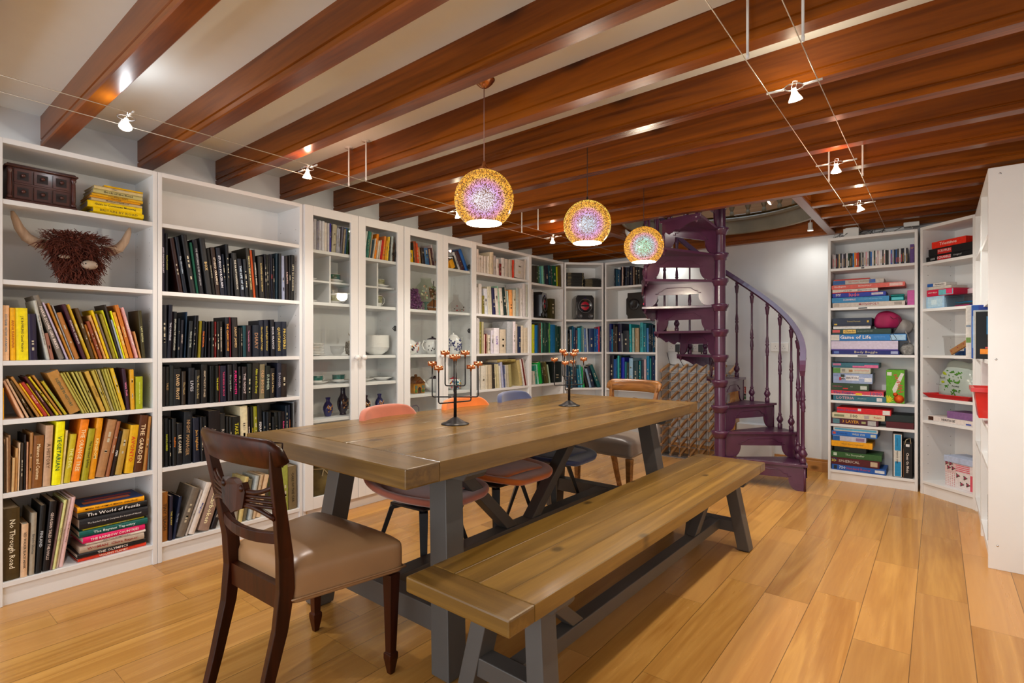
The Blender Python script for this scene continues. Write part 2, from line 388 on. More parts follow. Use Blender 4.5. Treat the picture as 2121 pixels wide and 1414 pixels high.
def side_mesh(name, root, x0, x1, inner, depth=.28, H=2.02):
    b = MB(); b.box((x0, 0, 0), (x1, depth, H), ch=.0012)
    xi = inner; d = .0006 if xi == x1 else -.0006
    for v in (.045, depth-.045):
        for i in range(54):
            z = .16+i*.034
            if z > H-.12: break
            if i % 2: continue
            r = .0026; c = [(xi+d, v+r*math.cos(q*PI/3), z+r*math.sin(q*PI/3)) for q in range(6)]
            b.add(c, [[0, 1, 2, 3, 4, 5]], 1)
    return b.build(name, [WHITE, DARKHOLE], root)
def bookcase(u, label, cat='bookcase', name='bookcase', depth=.28, H=2.02, tags=()):
    W = UN[u][3]; root = thing(name, label, cat, UM(u)); t = .02
    side_mesh('side_panel', root, 0, t, t, depth, H); side_mesh('side_panel', root, W-t, W, W-t, depth, H)
    MB().box((t, .0, H-.022), (W-t, depth, H)).build('top_panel', WHITE, root)
    MB().box((t, depth-.008, .08), (W-t, depth-.002, H-.02)).build('back_panel', WHITE, root)
    MB().box((t, .012, 0), (W-t, .03, .08)).build('plinth', WHITE, root)
    for i, z in enumerate(SHZ[u]):
        b = MB(); x1 = W-t
        b.box((t, .002 if i else 0, z-.021), (x1, depth-.008, z), ch=.001)
        if (u, i) in tags:
            a, c_ = tags[(u, i)]; b.box((a, -.001, z-.016), (c_, .004, z-.006), 1)
        b.build('shelf', [WHITE, BLACK], root)
    return root
def glass_doors(root, u):
    W = UN[u][3]; fw = .058; fd = .018
    for s in (0, 1):
        x0, x1 = (.002, W/2-.0015) if s == 0 else (W/2+.0015, W-.002)
        z0, z1 = .075, 2.018; b = MB()
        b.box((x0, -.021, z0), (x0+fw, -.003, z1), ch=.0012); b.box((x1-fw, -.021, z0), (x1, -.003, z1), ch=.0012)
        b.box((x0+fw, -.0208, z0), (x1-fw, -.003, z0+.075), ch=.0012); b.box((x0+fw, -.0208, z1-fw), (x1-fw, -.003, z1), ch=.0012)
        d = b.build('door', WHITE, root)
        MB().box((x0+fw-.004, -.014, z0+.07), (x1-fw+.004, -.010, z1-fw+.004)).build('glass_pane', GLASS, d)
        kx = x1-.027 if s == 0 else x0+.027
        MB().lathe([(.006, 0), (.006, .012), (.010, .014), (.0175, .022), (.0195, .031), (.016, .041), (.006, .046), (1e-5, .0465)], 18, M=Matrix.Translation((kx, -.021, 1.043)) @ Matrix.Rotation(PI/2, 4, 'X')).build('knob', CHINA, d)
        if s == 1:
            for hz in (.35, 1.25, 1.80):
                b = MB(); b.box((x1-fw-.012, -.002, hz-.02), (x1-fw+.012, .01, hz+.02), ch=.002); b.tube([(x1-fw-.010, .008, hz-.012), (x1-fw-.018, .014, hz), (x1-fw-.010, .008, hz+.012)], .004, 6); b.build('hinge', BLACK, d)
TAGS = {('U9', 4): (.215, .275), ('U9', 3): (.21, .275), ('U9', 5): (.235, .255)}
bookcase('U1', 'leftmost white bookcase holding yellow books and a shaggy cow head')
bookcase('U2', 'white bookcase with an empty top shelf and rows of black books')
g = bookcase('G1', 'white glass-door cabinet holding teal cups, stacked bowls and blue vases', 'glass cabinet', 'glass_cabinet'); glass_doors(g, 'G1')
# cubby insert inside the first cabinet
for x, a, c in ((.225, 1.407, 1.724), (.421, 1.407, 1.724), (.613, 1.407, 1.724)):
    MB().box((x-.006, .05, a), (x+.006, .25, c)).build('cubby_divider', WHITE, g)
MB().box((.02, .048, 1.541), (.765, .25, 1.553)).build('cubby_shelf', WHITE, g)
g = bookcase('G2', 'white glass-door cabinet holding teapots and a glass hurricane vase', 'glass cabinet', 'glass_cabinet'); glass_doors(g, 'G2')
bookcase('U5', 'white bookcase of pale books right of the glass-door cabinets')
bookcase('U6', 'white bookcase of green books next to the angled corner unit')
bookcase('U7', 'narrow white bookcase set diagonally across the far left corner')
bookcase('U8', 'white bookcase of blue books partly behind the spiral staircase')
bookcase('U9', 'white bookcase packed with board games left of the right corner', tags=TAGS)
bookcase('U10', 'narrow diagonal white bookcase in the right corner holding a flowery box')
bookcase('U11', 'white bookcase on the right wall, seen edge-on beside the corner unit')
bookcase('U12', 'white bookcase whose tall blank end panel closes the right edge')
r_ = [o for o in sc.objects if o.get('label', '').startswith('white bookcase whose tall')][0]
b = MB()
for v, z in ((.045, 1.985), (.030, 1.055), (.035, .12), (.235, 1.985)):
    b.lathe([(.0055, 0), (.005, .0008), (1e-5, .001)], 12, M=Matrix.Translation((.596, v, z)) @ Matrix.Rotation(PI/2, 4, 'Y'))
b.build('screw_cap', CHROME, r_)

# ================= books =================
CREAM = PAGES
def book_mesh(w, L, d, name='book', col='808080', body='', tc='ffffff', parts=None, tw=.68):
    b = MB(); t = min(.0022, w*.18)
    o = [(0, d), (0, .003), (w*.2, -.0005), (w*.5, -.0022), (w*.8, -.0005), (w, .003), (w, d), (w-t, d), (w-t, .004), (t, .004), (t, d)]
    b.prism(o, 0, L, 'Z', 0)
    b.box((t, .004, .0022), (w-t, d-.004, L-.003), 1)
    if body and w > .006:
        M = Matrix(((0, 1, 0, w/2), (0, 0, -1, -.0031), (-1, 0, 0, L*.5), (0, 0, 0, 1)))
        b.text(body, M, L*tw, min(w*.5, .024), 2)
    elif w > .009 and random.random() < .75:
        # printed title strip blocks with no readable words
        z = L*random.uniform(.35, .6); n = random.randint(3, 7)
        for i in range(n):
            zz = z+random.uniform(-.3, .3)*L*.7; hh = random.uniform(.006, .02)
            if .02 < zz < L-.03: b.box((w*.36, -.0026, zz), (w*.62, -.0020, zz+hh), 2)
    return b, [hexmat(col), PAGES, inkmat(tc or 'b0a890')]
BOOKS = """U1 3;21,43,-1,239,e0b088|SCOTLAND HISTORY OF A NATION|2a7090;46,63,-2,230,e0a000|ANNA KARENINA|a04a10;65,105,-7,231,e4c400|J K ROWLING Casual Vacancy|201810;108,135,-8,207,26183c;167,179,-70,268,a8a8a0|The Garden of Southern Flowers|302820;180,194,-25,123,8a5a48;212,233,-101,294,6a6258|MARIA SCORE GIRL BRIEVI|e0d0c8;238,245,-88,261,a898a8|SIMONE|e8e0e8;250,259,-83,259,a87018|WAITING|f0e0c0;261,267,-77,250,98a0a8;269,288,-69,220,9c6428;297,310,-78,258,4a1428|TECHNICAL GUIDANCE|d8c8c8;315,329,-81,258,c0a018|YELLOW FIELDS|f8f0a0;331,346,-65,243,5c4014;349,359,-48,166,a06010;362,374,-53,182,803a1c;380,390,-62,210,c89858|NIGHTINGALES|f8f0e0;392,402,-65,235,d0b000;405,414,-65,218,685850;417,430,-57,219,887818;432,440,-66,237,b8b810;441,450,-62,264,3a2c24;452,459,-57,192,98a0a8;460,467,-66,235,dcdc00;469,482,-62,230,c89028|HEIGHTS AND SIDE|f0e0b0;485,500,-64,266,b06418|ARMADA|e8c890;509,524,-64,255,c89898|CASTLE GLOWWORM|f8f0f0;527,534,-28,136,b88850;536,551,-17,242,443e16|LAST ASSYRIA|c8c890
U1 2;22,26,-1,137,e0a020;84,94,-63,170,d0a888;100,108,-72,176,b89878;115,125,-83,170,604216;135,145,-101,186,a07034;148,157,-85,155,dcac1c;159,173,-86,161,982c24|MAKE-UP|e0b0a0;174,182,-81,154,c0a014;184,194,-99,186,541c24|The Developing Penguin|e0c0b0;203,214,-103,183,dcc424;216,224,-100,189,a87838;230,241,-85,162,a0901c|THE INDEPENDENT TRAIN|60a070;250,295,-90,211,9c7034|SCIENCE IN HISTORY|284838;297,305,-87,195,a09848;307,315,-85,197,aca050;317,325,-82,198,a49c4c;328,335,-74,198,b0a458;338,346,-71,199,a0984c;349,360,-71,199,988c40;369,386,-68,201,b08c38|LUTHERS|604818;390,402,-63,203,a0903c;404,409,-61,205,c0b060;410,419,-58,206,989068;422,431,-53,206,a09840;433,441,-55,207,a8a048;444,451,-55,208,b0a850;453,468,-51,211,c0a020;472,487,-21,208,3c1c34|White Teeth|e080a0;488,505,-5,201,c08c14;509,539,0,164,909810|TALES OF CHARACTERS AND LIVES|d8dc80
U1 1;21,26,-2,212,3c3426;27,32,-3,233,a08060;33,40,-3,239,a88868;41,48,-3,247,98785a;49,58,4,148,b89868;59,68,-1,188,b08854;69,74,-1,210,d0b898;76,86,3,209,3a2c1e;88,94,-2,244,241c1c|BRITISH BIRDS|d0d0d0;96,102,3,210,b88868;103,114,8,250,986c3c;115,150,9,234,74481e|Manners and Customs|e0c8a0;153,179,11,276,ac8c70|A HISTORY|604830;183,214,18,292,e2d200|VEGETARIAN|205828;216,225,19,244,d0c088;227,250,26,225,b0a01c|THE DEVIL|f0e890;253,285,40,293,d87814|THE ORANGE TREE|f8d0a0;291,315,30,243,908814|The Spotted Sphinx|101008;318,342,36,289,cc880e|KINGDOM|f0d890;346,382,53,279,98704a;385,399,36,266,86502e;402,420,27,216,2c1c16|PEN|e0e0e0;423,450,16,223,a08034;461,496,10,241,c49810|AVONTO|c03018;499,536,5,286,643616|THE GARDEN|e0c8a0;539,551,1,275,98682c;553,559,-1,270,9c5016;561,569,0,265,687880
U1 0;21,75,2,312,54421f|No Through Road|d8d0b8;78,100,5,233,c0a080|RED WALKER BLACK HAWK|281810;106,124,10,273,908878|Brecht Stories|404040;128,148,18,301,161616|FINLAND|b0b8c0;152,177,27,311,1a1212|GEORGIAN TALES OF THE HOLLS|d0c0b8;178,185,41,296,684a44;186,197,41,308,c0c080|Italian Portraits|707060;199,209,47,310,b8a89c|Italian Painting|604840;210,225,47,314,c8a8a8|Indian Masters Painting|806058
U2 4;17,38,-1,334,1a142c|JANE'S FIGHTING AIRCRAFT|c8c0d0;40,52,-1,304,12101a|New Found Lands|a8a030;103,122,-44,286,341610;125,142,-43,295,0e1626|The Alternative|a0b0c0;160,186,-47,313,1c1c20;188,199,-34,275,085c42;203,229,-34,296,0e0e1a|THE GENTLEMENS CLUBS OF LONDON|a0a0a8;240,267,-39,309,242426|BOX|c8a868;272,288,-33,255,181612|Pictorial history|a8a088;290,311,-31,266,342016|STUDIO CERAMICS|d8c8b0;313,336,-27,267,0e1226|STUDIO PORCELAIN|c8c8d0;338,352,-19,235,0a162c;354,371,-14,294,0c0e16;373,384,-8,216,10141e;397,426,-26,251,18181a|THE AA AUTOHANDBOOK|c0b8a8;428,451,-23,221,121626|THE LIFE OF LEE|b0c0d0;453,473,-16,222,0c121c;476,498,-30,290,282216|THE FORTY YEARS OF MOTORING|c8b880;500,515,-32,279,983c0e;516,530,-28,284,161012|CONVERTING A CLASSIC|d0c8b8;533,565,-13,248,1a1612|ILLUSTRATED GUIDE TO BRITAIN|c0a868;567,578,-8,265,14101a;580,590,-7,265,2c2c24;593,605,-7,265,181418;607,619,-7,271,14182a|COLD|d04040;621,632,-5,248,201c1c;635,648,1,282,0c2c3c;651,667,0,283,14161a;675,694,-4,271,8088a0;698,716,-6,273,1e1010|RAILWAYS|c8a8a0;718,730,-1,280,100e12|SAFARI|c0b8a0;732,754,2,285,0e0c10|LET'S GO DANCING|b8b098
U2 3;21,46,0,277,0a101e;47,64,9,281,181a2c|THE UNIVERSE|c0c0c8;65,70,6,247,261014;71,87,9,247,121418|EXPLORING THE UNEXPLAINED|b8b8a8;94,104,5,211,0e1620;105,119,7,203,1e1e2a|HISTORY|b0a098;128,136,10,248,12304a;144,162,10,200,1e2226|WHO IS THE|b0b8b0;165,175,14,230,12121a;179,189,11,231,141218;196,210,8,202,766c10;213,228,8,203,1a1a22|TIME INTERVAL|e07028;230,237,0,198,12101a;250,261,1,201,20161e|Keys|a09890;265,277,0,202,18221e;279,290,0,200,7c1412;293,306,-1,201,1e1e1a;309,328,-2,203,121014|THE MANAGERS HANDBOOK|c0b8a8;344,365,-4,228,141420|THE CLASSIC HOUSE|e09028;366,372,-9,229,80101a;379,411,-4,229,221c1c|SAINT JAMES|b89868;413,422,-1,169,181a18;423,434,-1,170,201810;436,454,-9,183,0a444c;456,488,-2,185,201620|The Incurable Gardener|a86888;493,531,-2,188,162030|DIARY|987050;535,562,-3,216,121a2e|Good English Usage|b8a048;565,594,-3,219,121a2e|Good English Grammar|b8a048;603,627,-6,224,12101a|DICK FRANCIS|c0c0c8;631,669,-4,212,121c32|QUOTATIONS|c8b050;672,704,-2,214,121c32|PROVERBS|c8b050
U2 2;21,38,1,209,201c1c;39,56,0,208,161614|TALES|a08050;58,78,2,216,262c2c;79,115,0,196,121416|DAVID FROST|d0b080;116,134,0,180,382c1e|The Heart|b09868;148,178,2,198,121620|LIVES|b0b0b8;180,204,2,186,1c1814|Three Men in a Boat|a89868;212,245,2,216,181616|GREAT TRUE SPY STORIES|c0b098;257,266,-1,206,141614;267,274,0,206,141614;276,284,0,205,161814;288,305,0,205,181a12|THE RIGHT|c8c020;306,312,-11,205,6c0c12;314,346,-1,204,181630|THE BURDEN OF PROOF|c03868;354,377,-2,210,201c20|The Lady Killer|98a8a0;386,411,-4,212,14121a|PUBLIC POETS|e01880;412,424,0,197,181414;430,457,1,196,1e1618|THE NIGHT|c0b0b0;462,488,3,212,1a221e;491,532,3,216,221e16|Alibis and the Enemy|b8b820;534,564,3,207,686048|OLD BOOKS|c09870;566,595,5,196,121c18|SUMMER|a0b0a0;599,627,2,181,221c1a|Lynda La Plante|c0a878;638,664,3,212,22263a|DANGER|9898a8;666,703,2,204,261812
U2 1;19,27,-1,259,14120e;28,36,-1,252,282420;38,54,-1,254,12161a|MAXI LORRIES|b8c020;58,71,-3,245,181818;73,91,-3,250,161616|Kingfishing|e87818;93,119,0,222,12141a|LE CARRE|c8c0a8;122,163,8,280,1a2028|NIGHT MANAGER|a08058;175,206,-4,243,181e32|Jara Highland|c09048;211,225,-6,244,14141a;227,245,-6,243,101218;251,311,-1,272,160e12;314,344,-4,252,262626|ROOK|b0a8a0;347,360,-1,231,18140e;362,375,-2,228,1a1812;378,423,-3,228,181a16|TAKE MAINE|b8b020;426,468,-6,284,c0b898;470,484,-9,273,221616|GUNNER|e0d0c8;490,504,-7,274,22200e|PETE|c8b020;506,526,-8,276,787810;530,555,-9,282,161616|FERRARI|d0d0d0;558,572,-3,238,182430;575,587,-1,236,101820;590,611,-5,235,141414;613,628,-2,203,101418;631,651,-5,228,181c1a;654,673,-5,229,101418;676,697,-3,227,20181c|Richard Dinkle|e04888;699,716,-1,262,102030;718,730,-2,265,141c34|COASTAL STOREY|e07830;734,742,0,274,101010;743,755,0,281,707880
U2 0;20,50,1,257,845420|TINY TEACH|302010;54,69,5,232,282034|THE ALWAY|b8a850;72,86,33,219,182444|The New|90a0b8;90,130,83,257,625a50;133,145,81,232,a8a098;148,178,95,270,c0b8b0|Magnus|5060a0;196,253,78,250,826c60|Skarboken|e8d8b0;262,291,56,165,261e22|THE|c0b8a8;387,406,26,235,807868;409,430,40,257,b0a068;433,457,40,238,605c48;464,485,47,252,98a0a0|THE STORY|202020;490,508,51,254,b09878;513,540,57,248,c0a888;678,714,-3,281,848a3c;718,771,-5,271,64563c|CARE OF THE CAR|282010
G1 5;87,97,0,189,b0acb8;98,118,0,205,a8a8b0;119,131,3,196,8c8c9c;132,142,1,200,c4c4cc;143,153,0,199,b8b8c0;155,173,2,201,c8c8cc;175,195,0,195,c8c0b8;197,209,1,194,b8b4b4;210,226,1,196,30308c;229,260,12,196,a09880;264,277,7,175,9898a0;279,290,-3,173,b0b0b8;295,309,20,193,60606c;314,327,17,180,988870;330,342,16,190,4870a0;344,361,14,187,286840;363,377,10,187,3c2c28;466,480,17,200,a05068;483,497,27,194,c8d0cc;500,511,24,196,2c7468;513,524,28,193,489080;526,538,26,192,988c78;540,555,25,141,204c60;557,567,12,153,c8c0b0;569,589,16,189,e87c08;594,610,22,143,c8c0b0;612,623,13,150,b8ac98;625,644,14,152,a81010;647,664,11,184,d07830;666,678,10,152,c89828;681,695,4,183,d8b030;698,712,0,185,404848;717,736,0,193,a8b0b0;739,753,-1,150,684028
G2 5;95,137,-7,99,d0a400;140,150,-45,158,1c3828;152,182,-52,172,8c3808;184,204,-53,161,dc4008;207,225,-43,136,a88050;228,260,-44,134,241818;264,306,-61,139,305880;310,322,-56,133,5c1020;325,340,-55,135,a08870;343,362,-47,147,501014;365,382,-65,172,b0a0a0;494,545,-37,83,d89c00;548,603,-60,87,cc9000;606,636,-109,117,141814;639,672,-123,153,b0b0b8;675,724,-140,167,4a2030;728,765,-136,187,0c5098
U5 5;41,66,0,203,c0b8b4;70,99,0,155,b4aca4;102,133,-2,154,b8b0a8;137,152,0,153,bcb4ac;156,180,2,155,a8a098;182,202,2,159,c4bcb0;205,246,4,200,bcb098;250,271,-11,207,a89c88;275,306,-2,177,989090;310,347,-4,154,c0b8b4;350,379,0,112,801818;382,428,0,170,b8b4b0;432,476,2,167,a8a098;480,513,0,167,a0988c;517,542,0,172,b0a89c;546,566,0,169,b82c10;570,709,14,186,b0aca8;713,725,-6,199,989088;729,744,-4,201,bcb4ac
U5 4;43,58,0,230,b0acac;63,104,0,264,b8b4b0;109,140,-12,163,686020;144,194,-33,230,b0b4bc;198,225,-51,251,b0ac98;228,255,-57,256,a8a490;259,297,-50,245,202050;301,345,-63,247,b0a8a0;349,364,-86,267,78a088;366,407,-55,253,b8b0a4;414,456,-53,264,1c302c;460,476,-42,265,b0a898;480,491,-23,235,9cb0a8;495,544,-10,247,c8884c;550,596,0,249,b0a890;600,637,0,272,8c9490;643,661,0,269,989088;665,694,-2,271,b8b4b0;698,744,-2,324,b4b0b0;748,774,-2,316,a0a498
U5 3;43,59,-2,313,b4b0b0;63,74,0,308,c0bcb8;77,102,0,281,706c28;106,130,0,282,989070;133,150,2,171,b89c90;153,161,0,177,701818;165,189,0,177,a08c74;192,226,-2,166,b8b0a0|ST BONE|505040;230,268,2,209,b4b0bc;273,349,-4,232,c8c4c8|LIVE|6040a0;357,442,-2,222,b0a490;452,538,6,298,989ca0;543,586,2,301,c8c0c4;591,618,0,276,a09488;625,668,0,257,283454;672,711,2,265,b8ac98;720,795,-7,247,b8ac98
U5 2;58,84,-2,247,b0b0b0;90,153,4,212,b8b4a8;159,190,0,217,b4ac98;198,249,-7,219,a89c84;254,285,-17,224,302a28;289,312,-19,223,b8b090;316,347,-19,222,a8a080;351,378,-23,205,b4b4b0;384,414,-47,240,9094b0;418,438,-12,206,404868;442,460,-24,209,b0b0b0;464,491,-18,211,a09884;495,538,-29,214,8c8458;665,711,-58,256,a49464;716,733,-82,259,b8b4b0;738,760,-77,261,741414;764,786,-81,268,a89c98
U6 5;51,71,0,166,2c2418;75,113,0,172,342c20;117,151,-2,177,2c281c;155,184,-20,176,345c3c;189,218,-27,172,387080;223,246,-30,182,5c9884;250,274,-23,193,4c6858;281,339,-19,200,242438;344,382,-19,208,0c4c5c;387,411,-19,209,304440;418,486,-17,216,04583c;494,516,-7,209,a4a808;521,568,-15,229,605020
U6 4;49,75,-2,281,a8a4a4;382,464,-2,213,48401c
U6 3;53,94,0,285,9ca010;99,143,0,280,0c5488;148,176,-2,298,28302c;181,205,-2,303,6c3424;210,224,0,307,40907c;229,260,0,308,0c4434;265,282,0,309,144838;287,309,0,303,0c3c30;314,342,0,311,083830;347,372,-2,308,3c7438;377,466,0,295,105c8c;471,494,0,290,204c40;499,525,3,280,184838;531,560,0,281,103428
U6 2;71,106,-14,134,a09c90;111,141,-35,191,206c58;146,174,-56,201,70a898;181,234,-82,225,048830;239,265,-67,216,14301c;270,304,-70,226,484018;309,347,-68,225,605828;352,367,-47,195,889880;397,599,13,220,101814
U7 3;14,38,0,245,8898a8;41,53,1,199,3c3428;56,66,0,235,181c24;68,83,-2,240,9098a0;86,98,7,282,085878;101,123,5,268,103c68;126,147,1,236,58384c;151,187,-13,259,1888a0;191,204,-17,282,406c70;207,223,-20,273,708c88;227,247,-23,254,5070a8;251,270,-25,259,98a4b0;276,333,-2,255,143870;336,354,0,255,105080;357,376,0,250,184c98;380,395,0,274,b02848;399,432,0,278,183050
U7 2;18,42,-2,245,144064;47,72,-18,235,183448;76,104,-23,226,0c5064;108,147,-19,226,142c44;155,183,-30,207,106078;187,208,-30,244,488c98;212,227,-32,225,209048;251,276,-49,170,24201c;282,306,-52,207,7088a0;310,344,-68,234,18203c;373,411,-116,253,105c60;414,435,-99,225,90a098
U8 5;104,121,0,193,0e2438;123,146,-1,180,0e5068;148,176,-1,175,10486c;182,190,0,200,242838;193,206,4,207,b89c90;212,223,1,200,281410;231,257,9,195,141c34;260,280,0,193,181420;288,320,0,202,20243c;328,345,-1,190,6c5848;351,376,0,190,100e10;378,406,-1,177,181410
U8 3;50,73,0,305,102078;76,89,0,245,106c98;93,111,0,295,403430;114,142,-3,271,483c30;150,194,-4,303,1c1840;198,210,-6,197,788088;214,279,-4,228,30343c;287,309,-6,295,108c98;313,338,-2,254,80a098;348,390,-2,253,907c60;403,438,0,308,2c8c94|PLEASURE BOATING|103040;441,473,0,295,0c6070;477,501,-2,250,3468a0;504,515,0,280,182c40;517,529,0,280,182c40;532,548,0,280,182c40;553,563,1,249,0c5c88;565,577,0,270,101c30
U8 2;52,97,4,356,1c1428;101,130,0,316,0c4484;134,144,0,325,1c5c88;147,167,-3,353,309c98;170,186,4,353,0c4040;190,226,0,335,141c90;230,252,-2,290,106070;256,279,0,282,3c4840;283,324,0,328,7ca0b8;328,382,-2,301,304c54;388,413,0,302,0c6870;419,445,0,312,303c50;451,475,-2,321,a89098;483,511,-4,353,0c6890;514,529,-3,331,207878;533,550,-2,349,182850;553,566,-3,349,103870;568,581,-2,315,7890a8"""
UNAME = {'U1': 'leftmost bookcase', 'U2': 'black-book bookcase', 'G1': 'first glass cabinet', 'G2': 'second glass cabinet', 'U5': 'pale-book bookcase', 'U6': 'green-book bookcase', 'U7': 'diagonal corner bookcase', 'U8': 'bookcase beside the stairs'}
ORD = 'first second third fourth fifth sixth seventh eighth ninth tenth eleventh twelfth thirteenth fourteenth fifteenth sixteenth seventeenth eighteenth nineteenth twentieth twenty-first twenty-second twenty-third twenty-fourth twenty-fifth twenty-sixth twenty-seventh twenty-eighth twenty-ninth thirtieth thirty-first thirty-second thirty-third thirty-fourth thirty-fifth thirty-sixth thirty-seventh thirty-eighth thirty-ninth fortieth forty-first forty-second forty-third forty-fourth forty-fifth forty-sixth forty-seventh forty-eighth'.split()
PAL = [('black', 20, 20, 20), ('dark grey', 55, 55, 55), ('grey', 120, 120, 120), ('pale grey', 175, 175, 178), ('off-white', 205, 198, 192), ('navy blue', 20, 28, 55), ('blue', 40, 90, 150), ('pale blue', 130, 165, 190), ('teal', 10, 100, 105), ('green', 30, 110, 55), ('dark green', 15, 50, 35), ('pale green', 130, 175, 130), ('olive', 100, 92, 30), ('mustard', 160, 145, 70), ('yellow', 215, 190, 20), ('lime yellow', 200, 205, 10), ('orange', 220, 120, 20), ('brown', 105, 65, 28), ('dark brown', 50, 34, 22), ('tan', 165, 125, 80), ('beige', 190, 165, 125), ('red', 150, 30, 25), ('maroon', 75, 20, 35), ('pink', 195, 140, 150), ('purple', 42, 25, 60), ('sienna', 150, 80, 35)]
def cname(h):
    r, g_, b_ = [int(h[i:i+2], 16) for i in (0, 2, 4)]
    return min(PAL, key=lambda p: (p[1]-r)**2+(p[2]-g_)**2+(p[3]-b_)**2)[0]
def shelfname(u, sh):
    n = 6 if u != 'G1' else 7
    idx = sh if u != 'G1' else {5: 6}.get(sh, sh)
    return ['top', 'second', 'third', 'fourth', 'fifth', 'bottom', 'bottom'][n-1-idx] if not (n == 6 and idx == 0) else 'bottom'
cand = []
for line in BOOKS.strip().split('\n'):
    segs = line.split(';'); u, sh = segs[0].split(); sh = int(sh)
    W = UN[u][3]; z0 = SHZ[u][6 if (u == 'G1' and sh == 5) else sh]; prev = None; ux, uy, ua, _ = UN[u]
    sh_all = SHZ[u]; si = sh_all.index(z0); ztop = (sh_all[si+1]-.021 if si+1 < len(sh_all) else 1.998)
    rec = .03 if u[0] == 'G' else .008; cnt = 0
    for i, s_ in enumerate(segs[1:]):
        p = s_.split('|'); u0, u1, lean, H, col = p[0].split(','); body, tc = (p[1], p[2]) if len(p) > 2 else ('', '')
        u0, u1, lean, H = [float(q)/1000 for q in (u0, u1, lean, H)]
        u0 = max(u0, .0215); u1 = min(u1, W-.0215)
        H = min(H, ztop-z0-.006)
        if prev: u0 = max(u0, prev[1]+.0008)
        if u1-u0 < .0045: u1 = u0+.0045
        if u1 > W-.021: continue
        tn_ = lean/H
        if prev:
            zm = min(prev[3], H); need = (prev[1]+prev[2]*zm+.0008-u0)/zm
            tn_ = max(tn_, need)
        if u0+tn_*H < .0215: tn_ = (.0215-u0)/H
        th = math.atan(tn_); wd = (u1-u0)*math.cos(th)
        if u1+tn_*H > W-.021 and tn_ > 0: tn_ = max(0, (W-.0215-u1)/H); th = math.atan(tn_); wd = (u1-u0)*math.cos(th)
        Lh = (H-wd*abs(math.sin(th)))/max(.5, math.cos(th))
        Lh = max(.06, Lh)
        prev = (u0, u1, tn_, H)
        rr = random.Random(int(u0*1e4)+sh*31+ord(u[1]))
        v = rec+rr.uniform(0, .012); d = min(.215 if u[0] != 'G' else .19, max(.105, Lh*rr.uniform(.62, .74)))
        zoff = max(0, wd*math.sin(th))
        M = UM(u) @ Matrix.Translation((u0 if th <= 0 else u0, v, z0+.0006+zoff)) @ Matrix.Rotation(th, 4, 'Y')
        P = M.translation; dist = math.hypot(P.x, P.y)
        cnt += 1
        cand.append(dict(u=u, sh=sh, i=cnt-1, M=M, w=wd, L=Lh, d=d, col=col, body=body, tc=tc, th=th, area=wd*Lh/dist**2))
STACKN = 20     # books lying in stacks, built below
keep = set(id(c) for c in sorted(cand, key=lambda c: -c['area'])[:300-STACKN])
rest = MB(); restm = []
for c in cand:
    b, mats = book_mesh(c['w'], c['L'], c['d'], col=c['col'], body=c['body'], tc=c['tc'])
    if id(c) in keep:
        o = b.build('book', mats); o.matrix_world = c['M']
        how = 'upright' if abs(c['th']) < .06 else ('leaning left' if c['th'] < 0 else 'leaning right')
        tag(o, '%s book %s, %s from left on %s shelf of %s' % (cname(c['col']), how, ORD[c['i']], shelfname(c['u'], c['sh']), UNAME[c['u']]), 'book', 'books on the %s shelf of the %s' % (shelfname(c['u'], c['sh']), UNAME[c['u']]))
    else:
        idx = []
        for m in mats:
            if m not in restm: restm.append(m)
            idx.append(restm.index(m))
        n = len(rest.v); rest.v += [c['M'] @ v for v in b.v]; rest.f += [[n+i for i in f] for f in b.f]; rest.m += [idx[k] for k in b.m]; rest.sm += b.sm
o = rest.build('books', restm); tag(o, 'thin books and far shelved books filling the remaining gaps on the shelves', 'books'); o['kind'] = 'stuff'
# books lying flat in piles
def flat(u, u0, u1, z0, z1, v, d, col, body='', tc='181410', tw=.8, yaw=0):
    wd = z1-z0-.0006; L = u1-u0; b, mats = book_mesh(wd, L, d, col=col, body=body, tc=tc, tw=tw)
    M = UM(u) @ Matrix.Translation(((u0+u1)/2, v, z0)) @ Matrix.Rotation(R(yaw), 4, 'Z') @ Matrix.Translation((L/2, 0, 0)) @ Matrix(((0, 0, -1, 0), (0, 1, 0, 0), (1, 0, 0, 0), (0, 0, 0, 1)))
    o = b.build('book', mats); o.matrix_world = M; return o
PILE = [  # bottom pile, lowest first: u0,u1,thick,colour,words,ink,yaw,label
 (.281, .557, .018, 'c83418', 'VIOLENT PLANET', 'f0d8c0', 0, 'thin red-orange book at the very bottom of the lying pile'),
 (.276, .553, .022, '1a1416', 'THE OLYMPICS', 'd8d0c8', 1, 'black book with white letters, second up in the lying pile'),
 (.285, .545, .031, 'a09080', 'WOMAN  Claire Rayner', '8c1818', -1, 'beige book lettered WOMAN in red, lying in the bottom pile'),
 (.312, .553, .014, 'd0ccc4', "PRACTICAL WOMEN'S JUDO", '181818', 0, 'thin white book lying just under the magenta one'),
 (.297, .550, .028, 'c8145a', 'THE RAINBOW COUNTRIES', 'f4e0e8', 2, 'magenta book lying in the pile under the teal one'),
 (.285, .560, .030, '00665e', 'The Bayeux Tapestry', 'd0e8e0', -1, 'teal book lying in the bottom pile of the leftmost bookcase'),
 (.300, .548, .010, 'a09a18', '', '', 0, 'very thin olive book between the teal and the thick charcoal one'),
 (.284, .562, .048, '26262c', "The Reader's Digest Complete Do-it-yourself Manual", 'c8c8c8', 0, 'thick charcoal manual lying in the bottom pile'),
 (.280, .562, .030, '101216', 'The World of Fossils', 'd8d8d8', 1, 'black book lying second from the top of the bottom pile'),
 (.278, .548, .026, 'd89408', 'MENSA THE ULTIMATE MENTAL CHALLENGE', '201008', 0, 'yellow puzzle book with blue cover on top of the bottom pile')]
z = .103
